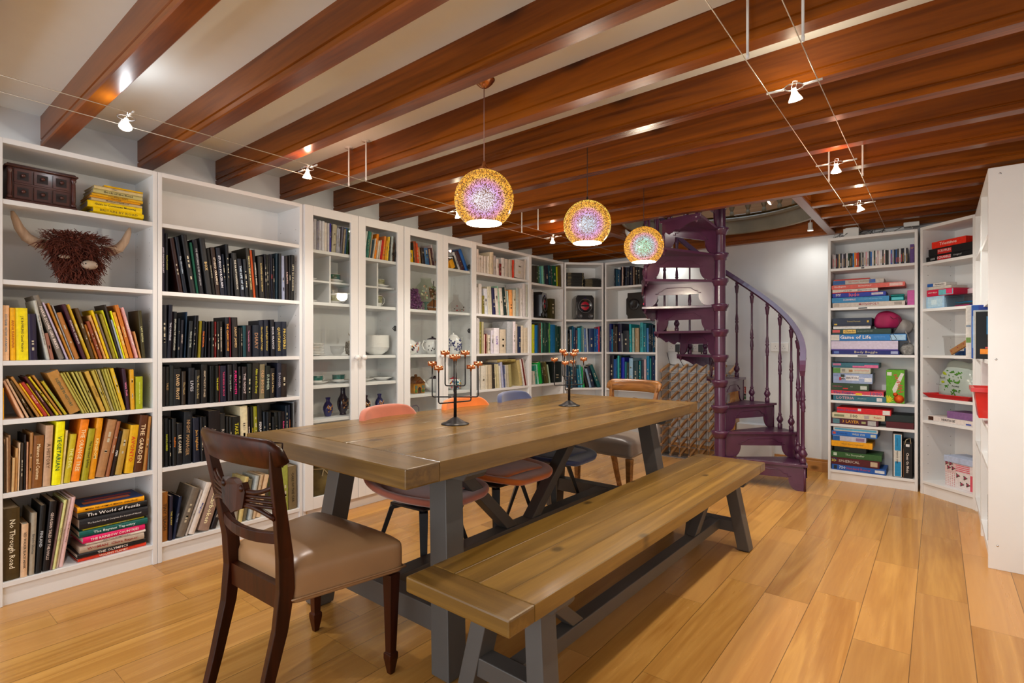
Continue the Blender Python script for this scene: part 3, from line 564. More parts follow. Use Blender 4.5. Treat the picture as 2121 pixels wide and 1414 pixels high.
for u0, u1, t_, c, bd, tc, yw, lb in PILE:
    o = flat('U1', u0, u1, z, z+t_, .012+random.uniform(0, .01), .20, c, bd, tc, .78, yw); tag(o, lb, 'book', 'books lying on the bottom shelf of the leftmost bookcase'); z += t_
ct = MB().box((.29, .02, 0), (.545, .205, .0012)).box((.31, .06, .0012), (.50, .10, .0018), 1).box((.33, .12, .0012), (.52, .15, .0018), 2)
top = [q for q in sc.objects if q.get('label', '').startswith('yellow puzzle')][0]
cv = ct.build('front_cover', [hexmat('1c3c78'), hexmat('b05828'), hexmat('802028')]); cv.parent = top; cv.matrix_parent_inverse = Matrix.Identity(4)
cv.matrix_basis = top.matrix_world.inverted() @ UM('U1') @ Matrix.Translation((0, 0, z+.0002))
PILE2 = [(.330, .548, .014, 'a08c10', '', '', 'thin olive-yellow book lying lowest in the yellow pile on the top shelf'),
 (.342, .550, .023, 'dcb800', 'BRITAIN BY ROAD', '806808', 'yellow book lying directly under the motoring guide'),
 (.322, .544, .031, 'e8b808', 'Guide to Continental Motoring', '181408', 'thick yellow motoring guide lying in the top shelf pile'),
 (.335, .545, .014, 'b0a078', 'Members Handbook', '302818', 'cream handbook lying just above the yellow motoring guide'),
 (.330, .535, .010, 'c88c14', 'THE GUIDE', '604010', 'thin orange-yellow book lying in the middle of the top shelf pile'),
 (.338, .548, .014, 'c89c20', 'TOURING MAPS', '604010', 'amber book lying under the pale green one on the top shelf'),
 (.342, .546, .020, 'a8a068', 'Book of the Road', '403820', 'pale green book lying third down in the top shelf pile'),
 (.345, .546, .016, 'b8a878', '', '', 'cream book lying second down in the top shelf pile'),
 (.385, .546, .008, 'c8a010', '', '', 'thin yellow book lying on top of the top shelf pile')]
z = 1.758
for u0, u1, t_, c, bd, tc, lb in PILE2:
    o = flat('U1', u0, u1, z, z+t_, .03+random.uniform(0, .012), .17, c, bd, tc, .75, random.uniform(-2, 2)); tag(o, lb, 'book', 'yellow books piled on the top shelf of the leftmost bookcase'); z += t_
o = flat('U5', .327, .593, .966, .993, .02, .15, '8c7c44', 'SEXY LADIES', '282010', .9)
tag(o, 'olive book lying flat on top of the pale books, fourth shelf', 'book')
# ================= dining table and bench =================
def trestle_table(name, label, cat, M, W, L, H, th, leg, foot, topin, mt, me, endw, braceh, beamz):
    """foot=(x,y) of leg feet, topin=(x,y) of leg tops, at +-; leg=(lx,ly) section"""
    root = thing(name, label, cat, M)
    b = MB(); n = 6 if W > .6 else 4; pw = W/n
    for i in range(n): b.box((-W/2+i*pw+.0004, -L/2+endw, H-th), (-W/2+(i+1)*pw-.0004, L/2-endw, H), 0, ch=.0015)
    b.box((-W/2, -L/2, H-th-.0002), (W/2, -L/2+endw, H), 1, ch=.006); b.box((-W/2, L/2-endw, H-th-.0002), (W/2, L/2, H), 1, ch=.006)
    b.build('table_top' if cat == 'table' else 'bench_seat', [mt, me], root)
    lx, ly = leg
    def post(x0, y0, x1, y1, z1, name='leg'):
        b = MB(); vs = [(x0+a*lx/2, y0+c*ly/2, .006) for a, c in ((-1, -1), (1, -1), (1, 1), (-1, 1))]+[(x1+a*lx/2, y1+c*ly/2, z1) for a, c in ((-1, -1), (1, -1), (1, 1), (-1, 1))]
        b.add(vs, [(0, 3, 2, 1), (4, 5, 6, 7), (0, 1, 5, 4), (1, 2, 6, 5), (2, 3, 7, 6), (3, 0, 4, 7)])
        b.box((x0-lx*.42, y0-ly*.42, 0), (x0+lx*.42, y0+ly*.42, .006), 1)
        return bevel(b.build(name, [GREY, BLACK], root), .003)
    zt = H-th
    for sx in (-1, 1):
        for sy in (-1, 1): post(sx*foot[0], sy*foot[1], sx*topin[0], sy*topin[1], zt)
    def fr(z): return (foot[0]+(topin[0]-foot[0])*z/zt, foot[1]+(topin[1]-foot[1])*z/zt)
    for sy in (-1, 1):
        fx, fy = fr(beamz)
        bevel(MB().box((-fx+lx*.3, sy*fy-ly*.42, beamz-braceh/2), (fx-lx*.3, sy*fy+ly*.42, beamz+braceh/2)).build('stretcher', GREY, root), .003)
        b = MB(); r = W*.46; hh = ly*.5   # shaped bearer under the top
        pts = [(-r, zt-.001), (-r, zt-.022), (-r+.014, zt-.040), (r-.014, zt-.040), (r, zt-.022), (r, zt-.001)]
        b.prism(pts, sy*topin[1]-hh*1.25, sy*topin[1]+hh*1.25, 'Y'); bevel(b.build('bearer', GREY, root), .003)
    fy = fr(beamz)[1]
    bevel(MB().box((-lx*.45, -fy+ly*.42, beamz-braceh/2+.004), (lx*.45, fy-ly*.42, beamz+braceh/2-.004)).build('long_stretcher', GREY, root), .003)
    # diagonal braces rising from the long stretcher to the bearers
    for sy in (-1, 1):
        y0 = sy*topin[1]*(.36 if cat == 'table' else .50); y1 = sy*(topin[1]*.985); bw = leg[1]*.42; z0 = beamz+braceh/2-.004; z1 = zt
        if cat == 'table': y0, y1 = sy*.10, sy*.62
        else: y0, y1 = sy*.56, sy*.87
        dy = y1-y0; pts = [(y0-bw*sy*1.1, z0), (y0+bw*sy*1.1, z0), (y1+bw*sy*1.1, z1), (y1-bw*sy*1.1, z1)]
        b = MB(); b.prism(pts if sy > 0 else pts[::-1], -lx*.38, lx*.38, 'X'); bevel(b.build('diagonal_brace', GREY, root), .003)
    return root
trestle_table('dining_table', 'long rustic pine dining table on grey painted trestle legs', 'table', TM(-1.70, 2.19, 0, -.008), 1.01, 2.35, .765, .062,
              (.085, .085), (.405, .905), (.31, .83), TOPW, TOPW2, .135, .085, .175)
trestle_table('bench', 'long rustic pine bench with grey painted legs beside the dining table', 'bench', TM(-.993, 2.158, 0, -.019), .395, 2.29, .452, .046,
              (.062, .075), (.150, .93), (.085, .875), BTOP, BTOP2, .105, .06, .13)
# ================= chairs =================
def regency_chair(name, label, M, wood, leather):
    root = thing(name, label, 'chair', M)
    sh = .42
    for s in (-1, 1):
        # sabre rear leg running up into the back post
        p = [(s*.150, -.29, 0), (s*.155, -.255, .12), (s*.160, -.215, .28), (s*.164, -.200, .40), (s*.168, -.205, .50), (s*.182, -.225, .62), (s*.196, -.245, .73), (s*.208, -.262, .83)]
        f = [(.026, .030), (.028, .034), (.031, .040), (.033, .046), (.032, .044), (.029, .036), (.027, .031), (.025, .027)]
        bevel(MB().tube(p, 0, flat=f).build('leg', wood, root), .003)
        b = MB(); q = [(s*.228, .150, .345), (s*.228, .150, .34), (s*.225, .150, .075), (s*.225, .150, .072), (s*.225, .150, .055), (s*.225, .150, .0)]
        f2 = [(.042, .042), (.042, .042), (.027, .027), (.036, .036), (.036, .036), (.019, .019)]
        b.tube([(x, y, z) for x, y, z in q], 0, flat=f2); bevel(b.build('leg', wood, root), .002)
    # curved tablet crest rail
    b = MB(); n = 16; W2 = .236; vs = []; prof_h = .092
    for i in range(n+1):
        t = -1+2*i/n; x = t*W2; y = -.262-.045*(1-t*t)+.012; hw = prof_h/2*(1.0 if abs(t) < .8 else 1-((abs(t)-.8)/.2)**2*.45)
        zc = .812+.004*(1-t*t); tk = .013
        for dy, dz in ((-tk, -hw+.006), (-tk, hw-.012), (-tk*.4, hw), (tk*.5, hw), (tk, hw-.01), (tk, -hw+.006), (0, -hw)): vs.append((x, y+dy-.012*(dz/hw), zc+dz))
    m = 7; fs = [[i*m+j, i*m+(j+1) % m, (i+1)*m+(j+1) % m, (i+1)*m+j] for i in range(n) for j in range(m)]+[list(range(m))[::-1], [n*m+j for j in range(m)]]
    b.add(vs, fs, 0, True)
    for i in range(n):   # raised bead framing the tablet
        pass
    fr = []
    for t, s_ in [(-.93+1.86*i/14, 1) for i in range(15)]+[(.93-1.86*i/14, -1) for i in range(15)]:
        for_y = -.250-.045*(1-t*t)
        fr.append((t*W2, for_y+.016, .812+s_*.034))
    b.tube(fr, .0028, 5, closed=True)
    b.build('crest_rail', wood, root)
    # carved mid splat: central scroll tablet with reeded arms
    b = MB(); zc = .672
    pts = [(-.075, .018), (-.062, .044), (-.036, .036), (-.014, .048), (.014, .048), (.036, .036), (.062, .044), (.075, .018), (.062, -.034), (.026, -.044), (0, -.056), (-.026, -.044), (-.062, -.034)]
    n = len(pts); yb = -.245
    def yy(x): return yb-.028*(1-(x/.19)**2)
    b.add([(x, yy(x)-.008, zc+z) for x, z in pts]+[(x, yy(x)+.010, zc+z) for x, z in pts], [list(range(n))[::-1], list(range(n, 2*n))]+[[i, (i+1) % n, n+(i+1) % n, n+i] for i in range(n)])
    for s in (-1, 1):
        for k, (za, zb_) in enumerate(((.022, .045), (.004, .012), (-.008, -.002), (-.020, -.016), (-.026, -.048))):
            P = [(s*x, yy(x)+.001, zc+za+(zb_-za)*((x-.05)/.135)**(1.6 if k in (0, 4) else 1)+(-.010*math.sin((x-.05)/.135*PI) if k == 0 else (.006*math.sin((x-.05)/.135*PI) if k == 4 else 0))) for x in (.05, .08, .11, .14, .165, .187)]
            b.tube(P, .0075 if k in (0, 4) else .0055, 6)
        b.sphere((s*.056, yy(.056)-.002, zc+.026), .013, 8, 6)
    b.build('splat', wood, root)
    # lower curved rail
    b = MB(); P = [(x, -.212-.026*(1-(x/.18)**2)-.004, .560-.012*(1-(x/.18)**2)) for x in [-.178+.356*i/10 for i in range(11)]]
    b.tube(P, 0, flat=(.018, .034)); bevel(b.build('back_rail', wood, root), .003)
    # seat rails
    b = MB(); b.box((-.152, -.212, .335), (.152, -.186, .405)); b.build('seat_rail', wood, root)
    # stuffed leather seat
    bm = bmesh.new(); nx, ny = 14, 14; G = {}
    def sx(u, v): hw = .180+(.258-.180)*(v+1)/2; return u*hw
    def outline(u, v):  # rounded square
        return u, v
    for i in range(nx+1):
        for j in range(ny+1):
            u = -1+2*i/nx; v = -1+2*j/ny
            e = max(abs(u), abs(v)); zz = .468+.022*(1-u**4)*(1-v**4)
            if e > .99: zz -= .014
            G[i, j] = bm.verts.new((sx(u, v)*(.985 if abs(v) > .99 else 1), -.185+(v+1)/2*.365, zz))
    for i in range(nx):
        for j in range(ny): bm.faces.new((G[i, j], G[i+1, j], G[i+1, j+1], G[i, j+1]))
    ring = [G[i, 0] for i in range(nx)]+[G[nx, j] for j in range(ny)]+[G[i, ny] for i in range(nx, 0, -1)]+[G[0, j] for j in range(ny, 0, -1)]
    prev = ring
    for z_, k in ((.43, 1.012), (.372, 1.008), (.358, 1.012), (.350, 1.0), (.348, .93)):
        cur = [bm.verts.new((v.co.x*k, (v.co.y-.012)*k+.012, z_)) for v in ring]
        for a in range(len(ring)): bm.faces.new((prev[a], cur[a], cur[(a+1) % len(ring)], prev[(a+1) % len(ring)]))
        prev = cur
    bm.faces.new(prev[::-1]); me = bpy.data.meshes.new('seat'); bm.normal_update(); bm.to_mesh(me); bm.free(); me.materials.append(leather)
    o = bpy.data.objects.new('seat', me); sc.collection.objects.link(o); o.parent = root
    for p in me.polygons: p.use_smooth = True
    subsurf(o, 1)
    b = MB(); P = []
    for v in ring_cache(): P.append(v)
    b.tube(P, .0038, 5, closed=True); b.build('piping', leather, root)
    return root
def ring_cache():
    P = []
    for u, v in [(-1+2*i/12, -1) for i in range(12)]+[(1, -1+2*i/12) for i in range(12)]+[(1-2*i/12, 1) for i in range(12)]+[(-1, 1-2*i/12) for i in range(12)]:
        hw = .180+(.258-.180)*(v+1)/2; P.append((u*hw*1.016, -.185+(v+1)/2*.365+(.003 if v > 0 else -.003)*abs(v), .366))
    return P
regency_chair('dining_chair', 'dark mahogany dining chair with tan leather seat nearest the camera', TM(-1.688, 1.009, 0, R(1.6)), MAHOG, LEATH)
regency_chair('dining_chair', 'golden mahogany dining chair with grey leather seat at the far table end', TM(-1.86, 3.53, 0, R(180-7)), MAHOG2, LEATH2)
VELV = lambda n, c: pmat('velvet_'+n, c, .75, var=.18, scale=9, sheen=.6)
def bucket_chair(label, M, mat):
    root = thing('velvet_chair', label, 'chair', M)      # local: seat faces +x
    # shell: rows from seat front to back top (x, z, half width, curl)
    rows = [(.315, .425, .11, .002, .0), (.30, .438, .19, .008, 0), (.215, .430, .245, .030, 0), (.09, .416, .262, .050, 0), (-.04, .412, .265, .07, 0), (-.135, .430, .258, .075, .02), (-.185, .49, .248, .04, .05),
            (-.212, .58, .228, .0, .065), (-.230, .66, .222, .0, .06), (-.248, .745, .212, .0, .05), (-.262, .80, .19, -.006, .04), (-.268, .825, .15, -.010, .03)]
    nx = 10; vs = []; fs = []
    for x, z, hw, curl, wrap in rows:
        for i in range(nx+1):
            u = -1+2*i/nx; vs.append((x+wrap*abs(u)**2.4, u*hw*.92, z+curl*abs(u)**3))
    for r in range(len(rows)-1):
        for i in range(nx): fs.append([r*(nx+1)+i, r*(nx+1)+i+1, (r+1)*(nx+1)+i+1, (r+1)*(nx+1)+i])
    b = MB(); b.add(vs, fs, 0, True); subsurf(b.build('seat_shell', mat, root), 2, solid=.034, off=0)
    b = MB(); rows2 = [(.235, .172), (.13, .21), (0, .225), (-.10, .205), (-.155, .15)]; vs = []; fs = []
    for k, (x, hw) in enumerate(rows2):
        for i in range(9): u = -1+2*i/8; vs.append((x+.012*(1-u*u)*(1 if k == 0 else 0), u*hw, .452+.014*(1-u*u)))
    for r in range(4):
        for i in range(8): fs.append([r*9+i, r*9+i+1, (r+1)*9+i+1, (r+1)*9+i])
    b.add(vs, fs, 0, True); subsurf(b.build('seat_cushion', mat, root), 2, solid=.022)
    b = MB(); b.box((-.09, -.11, .372), (.13, .11, .384), ch=.003); b.lathe([(.05, .384), (.06, .40)], 12); b.build('base_plate', BLACK, root)
    for a in (45, 135, 225, 315):
        c, s_ = math.cos(R(a)), math.sin(R(a)); b = MB()
        b.tube([(c*.08+.02, s_*.08, .374), (c*.145+.02, s_*.145, .362), (c*.27+.02, s_*.27, .004)], 0, flat=[(.036, .018), (.040, .022), (.020, .014)]); b.build('leg', BLACK, root)
    return root
bucket_chair('salmon pink velvet bucket chair nearest the camera on the wall side of the table', TM(-1.945, 1.72, 0, R(4)), VELV('salmon', '#b8654c'))
bucket_chair('orange velvet bucket chair in the middle of the wall side of the table', TM(-1.93, 2.24, 0, R(-3)), VELV('orange', '#d86c08'))
bucket_chair('navy blue velvet bucket chair farthest along the wall side of the table', TM(-1.95, 2.75, 0, R(3)), VELV('navy', '#34406e'))
# ================= candelabra =================
def candelabra(label, M):
    root = thing('candelabra', label, 'candelabra', M); DK = pmat('black_iron', (.02, .018, .02), .4, .6, var=.1)
    b = MB(); b.lathe([(.064, 0), (.064, .003), (.045, .010), (.022, .024), (.010, .032), (1e-4, .033)], 28); b.build('base', DK, root)
    b = MB(); b.lathe([(.0075, .025), (.0075, .172), (.006, .178), (1e-4, .18)], 12); b.build('stem', DK, root)
    for a, half, zb, zt in ((39, .046, .175, .318), (129, .046, .150, .300), (39, .105, .124, .268), (80, .090, .100, .250)):
        c, s_ = math.cos(R(a)), math.sin(R(a)); r = .008; P = [(-half, zt)]
        P += [(-half, zb+r), (-half+r*.3, zb+r*.3), (-half+r, zb), (half-r, zb), (half-r*.3, zb+r*.3), (half, zb+r), (half, zt)]
        if zb > .14: off = .0
        b = MB(); b.tube([(x*c, x*s_, z) for x, z in P], .0032, 8); arm = b.build('arm', DK, root)
        for s in (-1, 1):
            b = MB(); b.lathe([(.0035, -.012), (.005, -.002), (.021, 0), (.0215, .018), (.0200, .018), (.0195, .003), (1e-4, .003)], 22, (s*half*c, s*half*s_, zt)); b.build('candle_cup', COPPER, arm)
    return root
candelabra('black candelabra with copper cups on the near half of the table', TM(-1.724, 1.736, .7655))
candelabra('black candelabra with copper cups on the far half of the table', TM(-1.716, 2.688, .7655, R(28)))
# ================= pendant lamps =================
def shade_mat(name, ctr, mid, rim):
    m, N, L, bs = principled(name)
    def nd(t, **k):
        n = N.new(t)
        for a, v in k.items(): setattr(n, a, v)
        return n
    geo = nd('ShaderNodeNewGeometry')
    dot = nd('ShaderNodeVectorMath', operation='DOT_PRODUCT'); L.new(geo.outputs['Normal'], dot.inputs[0]); L.new(geo.outputs['Incoming'], dot.inputs[1])
    sc_ = nd('ShaderNodeVectorMath', operation='SCALE'); L.new(geo.outputs['Incoming'], sc_.inputs[0]); L.new(dot.outputs['Value'], sc_.inputs['Scale'])
    sub = nd('ShaderNodeVectorMath', operation='SUBTRACT'); L.new(geo.outputs['Normal'], sub.inputs[0]); L.new(sc_.outputs[0], sub.inputs[1])
    nrm = nd('ShaderNodeVectorMath', operation='NORMALIZE'); L.new(sub.outputs[0], nrm.inputs[0])
    k1 = nd('ShaderNodeVectorMath', operation='SCALE'); L.new(nrm.outputs[0], k1.inputs[0]); k1.inputs['Scale'].default_value = 1.0
    k2 = nd('ShaderNodeVectorMath', operation='SCALE'); L.new(sub.outputs[0], k2.inputs[0]); k2.inputs['Scale'].default_value = 1.1
    ad = nd('ShaderNodeVectorMath', operation='ADD'); L.new(k1.outputs[0], ad.inputs[0]); L.new(k2.outputs[0], ad.inputs[1])
    nz = nd('ShaderNodeTexNoise'); nz.inputs['Scale'].default_value = 15; nz.inputs['Detail'].default_value = 2; L.new(ad.outputs[0], nz.inputs['Vector'])
    tc = nd('ShaderNodeTexCoord'); vo = nd('ShaderNodeTexNoise'); vo.inputs['Scale'].default_value = 230; vo.inputs['Detail'].default_value = 1; L.new(tc.outputs['Object'], vo.inputs['Vector'])
    mx = nd('ShaderNodeMath', operation='MULTIPLY_ADD'); L.new(nz.outputs['Fac'], mx.inputs[0]); mx.inputs[1].default_value = .62; mu = nd('ShaderNodeMath', operation='MULTIPLY'); L.new(vo.outputs['Fac'], mu.inputs[0]); mu.inputs[1].default_value = .38; L.new(mu.outputs[0], mx.inputs[2])
    st = nd('ShaderNodeMapRange'); st.inputs['From Min'].default_value = .46; st.inputs['From Max'].default_value = .52; L.new(mx.outputs[0], st.inputs['Value'])
    ln = nd('ShaderNodeVectorMath', operation='LENGTH'); L.new(sub.outputs[0], ln.inputs[0])
    jit = nd('ShaderNodeMath', operation='MULTIPLY_ADD'); L.new(nz.outputs['Fac'], jit.inputs[0]); jit.inputs[1].default_value = .35; ofs = nd('ShaderNodeMath', operation='SUBTRACT'); L.new(ln.outputs['Value'], ofs.inputs[0]); ofs.inputs[1].default_value = .17; L.new(ofs.outputs[0], jit.inputs[2])
    rp = nd('ShaderNodeValToRGB'); e = rp.color_ramp.elements; e[0].position = 0; e[0].color = list(ctr)+[1]; e[1].position = 1; e[1].color = list(rim)+[1]
    for p_, c in ((.28, ctr), (.50, mid), (.66, (.95, .42, .55)), (.76, (1, .55, .08)), (.93, (.95, .40, .04))): q = e.new(p_); q.color = list(c)+[1]
    L.new(jit.outputs[0], rp.inputs['Fac'])
    dk = nd('ShaderNodeMix', data_type='RGBA'); L.new(st.outputs[0], dk.inputs['Factor']); dk.inputs['A'].default_value = (.13, .05, .012, 1); L.new(rp.outputs[0], dk.inputs['B'])
    L.new(dk.outputs['Result'], bs.inputs['Emission Color']); bs.inputs['Emission Strength'].default_value = .9
    bs.inputs['Base Color'].default_value = (.12, .05, .02, 1); bs.inputs['Roughness'].default_value = .06; bs.inputs['Specular IOR Level'].default_value = .6
    return m
GLOW = pmat('lamp_glow', (1, .95, .85), .5, emis=(1, .90, .72), es=9.0)
def pendant(label, x, y, z, r, mat, cordm, top, capm):
    root = thing('pendant_lamp', label, 'pendant lamp', TM(x, y, z), 'mirrored glass pendants above the table')
    a0 = math.acos(.62); n = 26; cut = math.asin(.62)
    ang = [PI-math.asin(.10)-(PI-math.asin(.10)-math.asin(.60))*i/n for i in range(n+1)]   # from top cap to bottom opening (angle from -z)
    prof = [(r*math.sin(a), -r*math.cos(a)) for a in ang]
    MB().lathe(prof[::-1], 48, caps=False).build('glass_shade', mat, root)
    MB().lathe([(1e-4, -.062), (r*.30, -.060), (r*.40, -.035), (r*.38, 0), (r*.2, .04), (1e-4, .05)], 18, caps=False).build('bulb', GLOW, root)
    b = MB(); b.lathe([(r*.597, -r*.802), (r*.597, -r*.79), (1e-4, -r*.79)], 40, caps=False); b.build('diffuser', GLOW, root)
    if capm: MB().lathe([(r*.30, r*.955), (r*.28, r*.99), (.012, r*1.12), (.006, r*1.26), (.004, r*1.30), (1e-4, r*1.30)], 20).build('lamp_cap', capm, root)
    else: MB().lathe([(.012, r*.98), (.007, r*1.05), (.004, r*1.15), (1e-4, r*1.15)], 14).build('lamp_cap', cordm, root)
    MB().tube([(0, 0, r*1.1), (0, 0, top-z)], .0022, 6).build('cord', cordm, root)
    MB().lathe([(1e-4, top-z-.002), (.008, top-z-.002), (.020, top-z+.004), (.038, top-z+.020), (.046, top-z+.038), (.046, CZ-z)], 26).build('canopy', capm or cordm, root)
    light('pendant_light', 'POINT', (x, y, z-r*.80-.025), 17, (1, .86, .66), .05)
    return root
BRASS = pmat('copper_bronze', (.55, .26, .12), .2, 1, var=.06); CORD = pmat('dark_cord', (.02, .012, .015), .6); CORD2 = pmat('rose_cord', '#9a7468', .5)
pendant('largest mottled glass pendant, nearest, gold with a lilac-white burst', -1.49, 1.672, 1.738, .125, shade_mat('firework_glass_lilac', (.93, .88, 1.0), (.72, .40, .85), (.9, .5, .05)), CORD2, 2.21, BRASS)
pendant('middle mottled glass pendant with a blue and violet burst', -1.445, 2.44, 1.765, .125, shade_mat('firework_glass_violet', (.62, .82, 1.0), (.70, .42, .85), (.95, .7, .1)), CORD, 2.235, None)
pendant('farthest mottled glass pendant with a green burst and orange rim', -1.465, 3.176, 1.757, .125, shade_mat('firework_glass_green', (.40, .95, .72), (.50, .75, .85), (.98, .45, .03)), CORD, 2.235, None)
# ================= wire lighting =================
HAL = pmat('halogen_glow', (1, .96, .9), .5, emis=(1, .93, .80), es=30)
def cable_pair(label, xs, z, y0, y1, supports):
    root = thing('cable_light_track', label, 'cable track', TM(0, 0, 0)); LW = pmat('cable_steel', (.55, .5, .42), .35, .7)
    for x in xs: MB().tube([(x, y0, z), (x, (y0+y1)/2, z-.012), (x, y1, z)], .0016, 6).build('cable', LW, root)
    for y in supports:
        for x in xs: MB().lathe([(.005, z-.008), (.0055, z+.006), (.0042, z+.008), (.0042, CZ-.006), (.022, CZ-.006), (.022, CZ)], 12, (x+.004, y, 0)).build('support_rod', PLASTIC, root)
    return root
cable_pair('pair of taut cables running under the beams along the bookcase wall', (-2.60, -2.44), 2.033, -1.2, 5.05, (1.766, 3.366))
cable_pair('pair of taut cables running under the beams on the right side', (-.47, -.315), 2.033, -1.2, 5.0, (1.766, 3.366))
def cable_lamp(label, x, y, power, tilt=(0, 0), col=(1, .94, .84), tint=HAL, spill=(1, .85, .6)):
    z = 2.02; root = thing('cable_spotlight', label, 'spotlight', TM(x, y, z), 'spotlights clipped across the cables')
    MB().tube([(-.088, 0, .012), (-.03, 0, .010)], .004, 6).build('cross_bar', PLASTIC, root); MB().tube([(.03, 0, .010), (.088, 0, .012)], .004, 6).build('cross_bar', PLASTIC, root)
    b = MB(); b.tube([(.030*math.cos(a*PI/8), .030*math.sin(a*PI/8), .010) for a in range(16)], .0022, 6, closed=True); b.build('gimbal_ring', CHROME, root)
    Mx = Matrix.Rotation(tilt[0], 4, 'X') @ Matrix.Rotation(tilt[1], 4, 'Y')
    b = MB(); b.lathe([(.008, .006), (.010, -.008), (.013, -.016), (.019, -.026), (.0225, -.033), (.0235, -.037), (.0215, -.037), (.0205, -.034)], 20, M=Mx, caps=False); b.build('reflector', GLOWR, root)
    b = MB(); b.lathe([(1e-4, -.0365), (.0213, -.0365), (.0213, -.035)], 20, M=Mx, caps=False); b.build('lamp_face', tint, root)
    b = MB(); b.tube([(.006, 0, .006), (.010, .004, .03), (-.004, .006, .034), (-.008, 0, .008)], .001, 4); b.build('lead_wire', CHROME, root)
    d = Mx @ Vector((0, 0, -1)); p = Vector((x, y, z))+d*.055
    light('cable_spot_beam', 'SPOT', p, power*1.7, col, .02, (Mx.to_3x3()).to_euler(), R(140), .8)
    light('reflector_spill', 'POINT', (x, y, z+.03), 1.3, spill, .012)
GLOWR = pmat('lit_glass_reflector', (.9, .85, .75), .15, emis=(1, .86, .66), es=1.1); HALW = pmat('halogen_glow_cool', (1, 1, 1), .5, emis=(.95, .98, 1.0), es=25); HALR = pmat('halogen_glow_rosy', (1, .8, .7), .5, emis=(1, .72, .55), es=30)
cable_lamp('leftmost cable spotlight, cool white, above the shaggy cow head bookcase', -2.52, .69, 16, (R(-12), R(-26)), (.96, .98, 1), HALW, (.9, .95, 1))
cable_lamp('rosy cable spotlight hanging above the black-book bookcase', -2.52, 1.47, 16, (0, R(6)), (1, .90, .82), HALR, (1, .45, .28))
cable_lamp('cable spotlight just left of the largest glass pendant', -2.52, 2.557, 16, (R(8), R(-8)))
cable_lamp('rosy cable spotlight seen left of the middle glass pendant', -2.52, 3.69, 16, (0, 0), (1, .90, .82), HALR, (1, .45, .28))
cable_lamp('nearest cable spotlight on the right cables, brightest yellow-white', -.393, 2.07, 22, (R(14), R(-6)))
cable_lamp('middle cable spotlight on the right cables with a rosy glow', -.393, 3.063, 20, (0, 0), (1, .90, .82), HALR, (1, .45, .28))
cable_lamp('farthest cable spotlight on the right cables near the back wall', -.393, 4.042, 20, (R(10), R(-16)))
def gu10(label, x, y, z0, aim, power=4, L=.05, mat=None):
    root = thing('ceiling_spotlight', label, 'spotlight', TM(x, y, z0), 'white ceiling spotlights around the stairwell')
    MB().lathe([(.034, 0), (.034, -.006), (.026, -.014), (.010, -.018), (1e-4, -.018)], 20).build('mounting_plate', PLASTIC, root)
    MB().tube([(0, 0, -.014), (0, 0, -.045)], .0045, 8).build('stem', PLASTIC, root)
    q = Vector((0, 0, -1)).rotation_difference(Vector(aim).normalized()).to_matrix().to_4x4(); Mx = Matrix.Translation((0, 0, -.05)) @ q
    MB().lathe([(1e-4, .004), (.016, .004), (.018, 0), (.018, -.045), (.022, -.050), (.024, -.066), (.022, -.066), (.020, -.060)], 20, M=Mx, caps=False).build('lamp_holder', mat or PLASTIC, root)
    MB().lathe([(1e-4, -.063), (.0215, -.063)], 20, M=Mx, caps=False).build('lamp_face', HAL, root)
    p = Matrix.Translation((x, y, z0)) @ Mx @ Vector((0, 0, -.072)); light('ceiling_spot_beam', 'SPOT', p, power, (1, .95, .88), .02, q.to_euler(), R(150), 1.0)
gu10('white ceiling spotlight pointing straight down left of the board-game bookcase', -.862, 5.22, 2.235, (0, 0, -1), 5)
gu10('white spotlight on the stairwell ring tilted towards the left', -.92, 4.25, 2.262, (-.7, -.35, -.6), 3, mat=pmat('pinkish_lamp_body', '#c8a890', .4))
gu10('white spotlight left of the staircase above the blue-book bookcase', -2.22, 4.40, 2.22, (.5, .2, -.55), .5)
gu10('white spotlight seen through the stair arches by the back wall', -2.14, 5.30, 2.20, (0, 0, -1), 6)
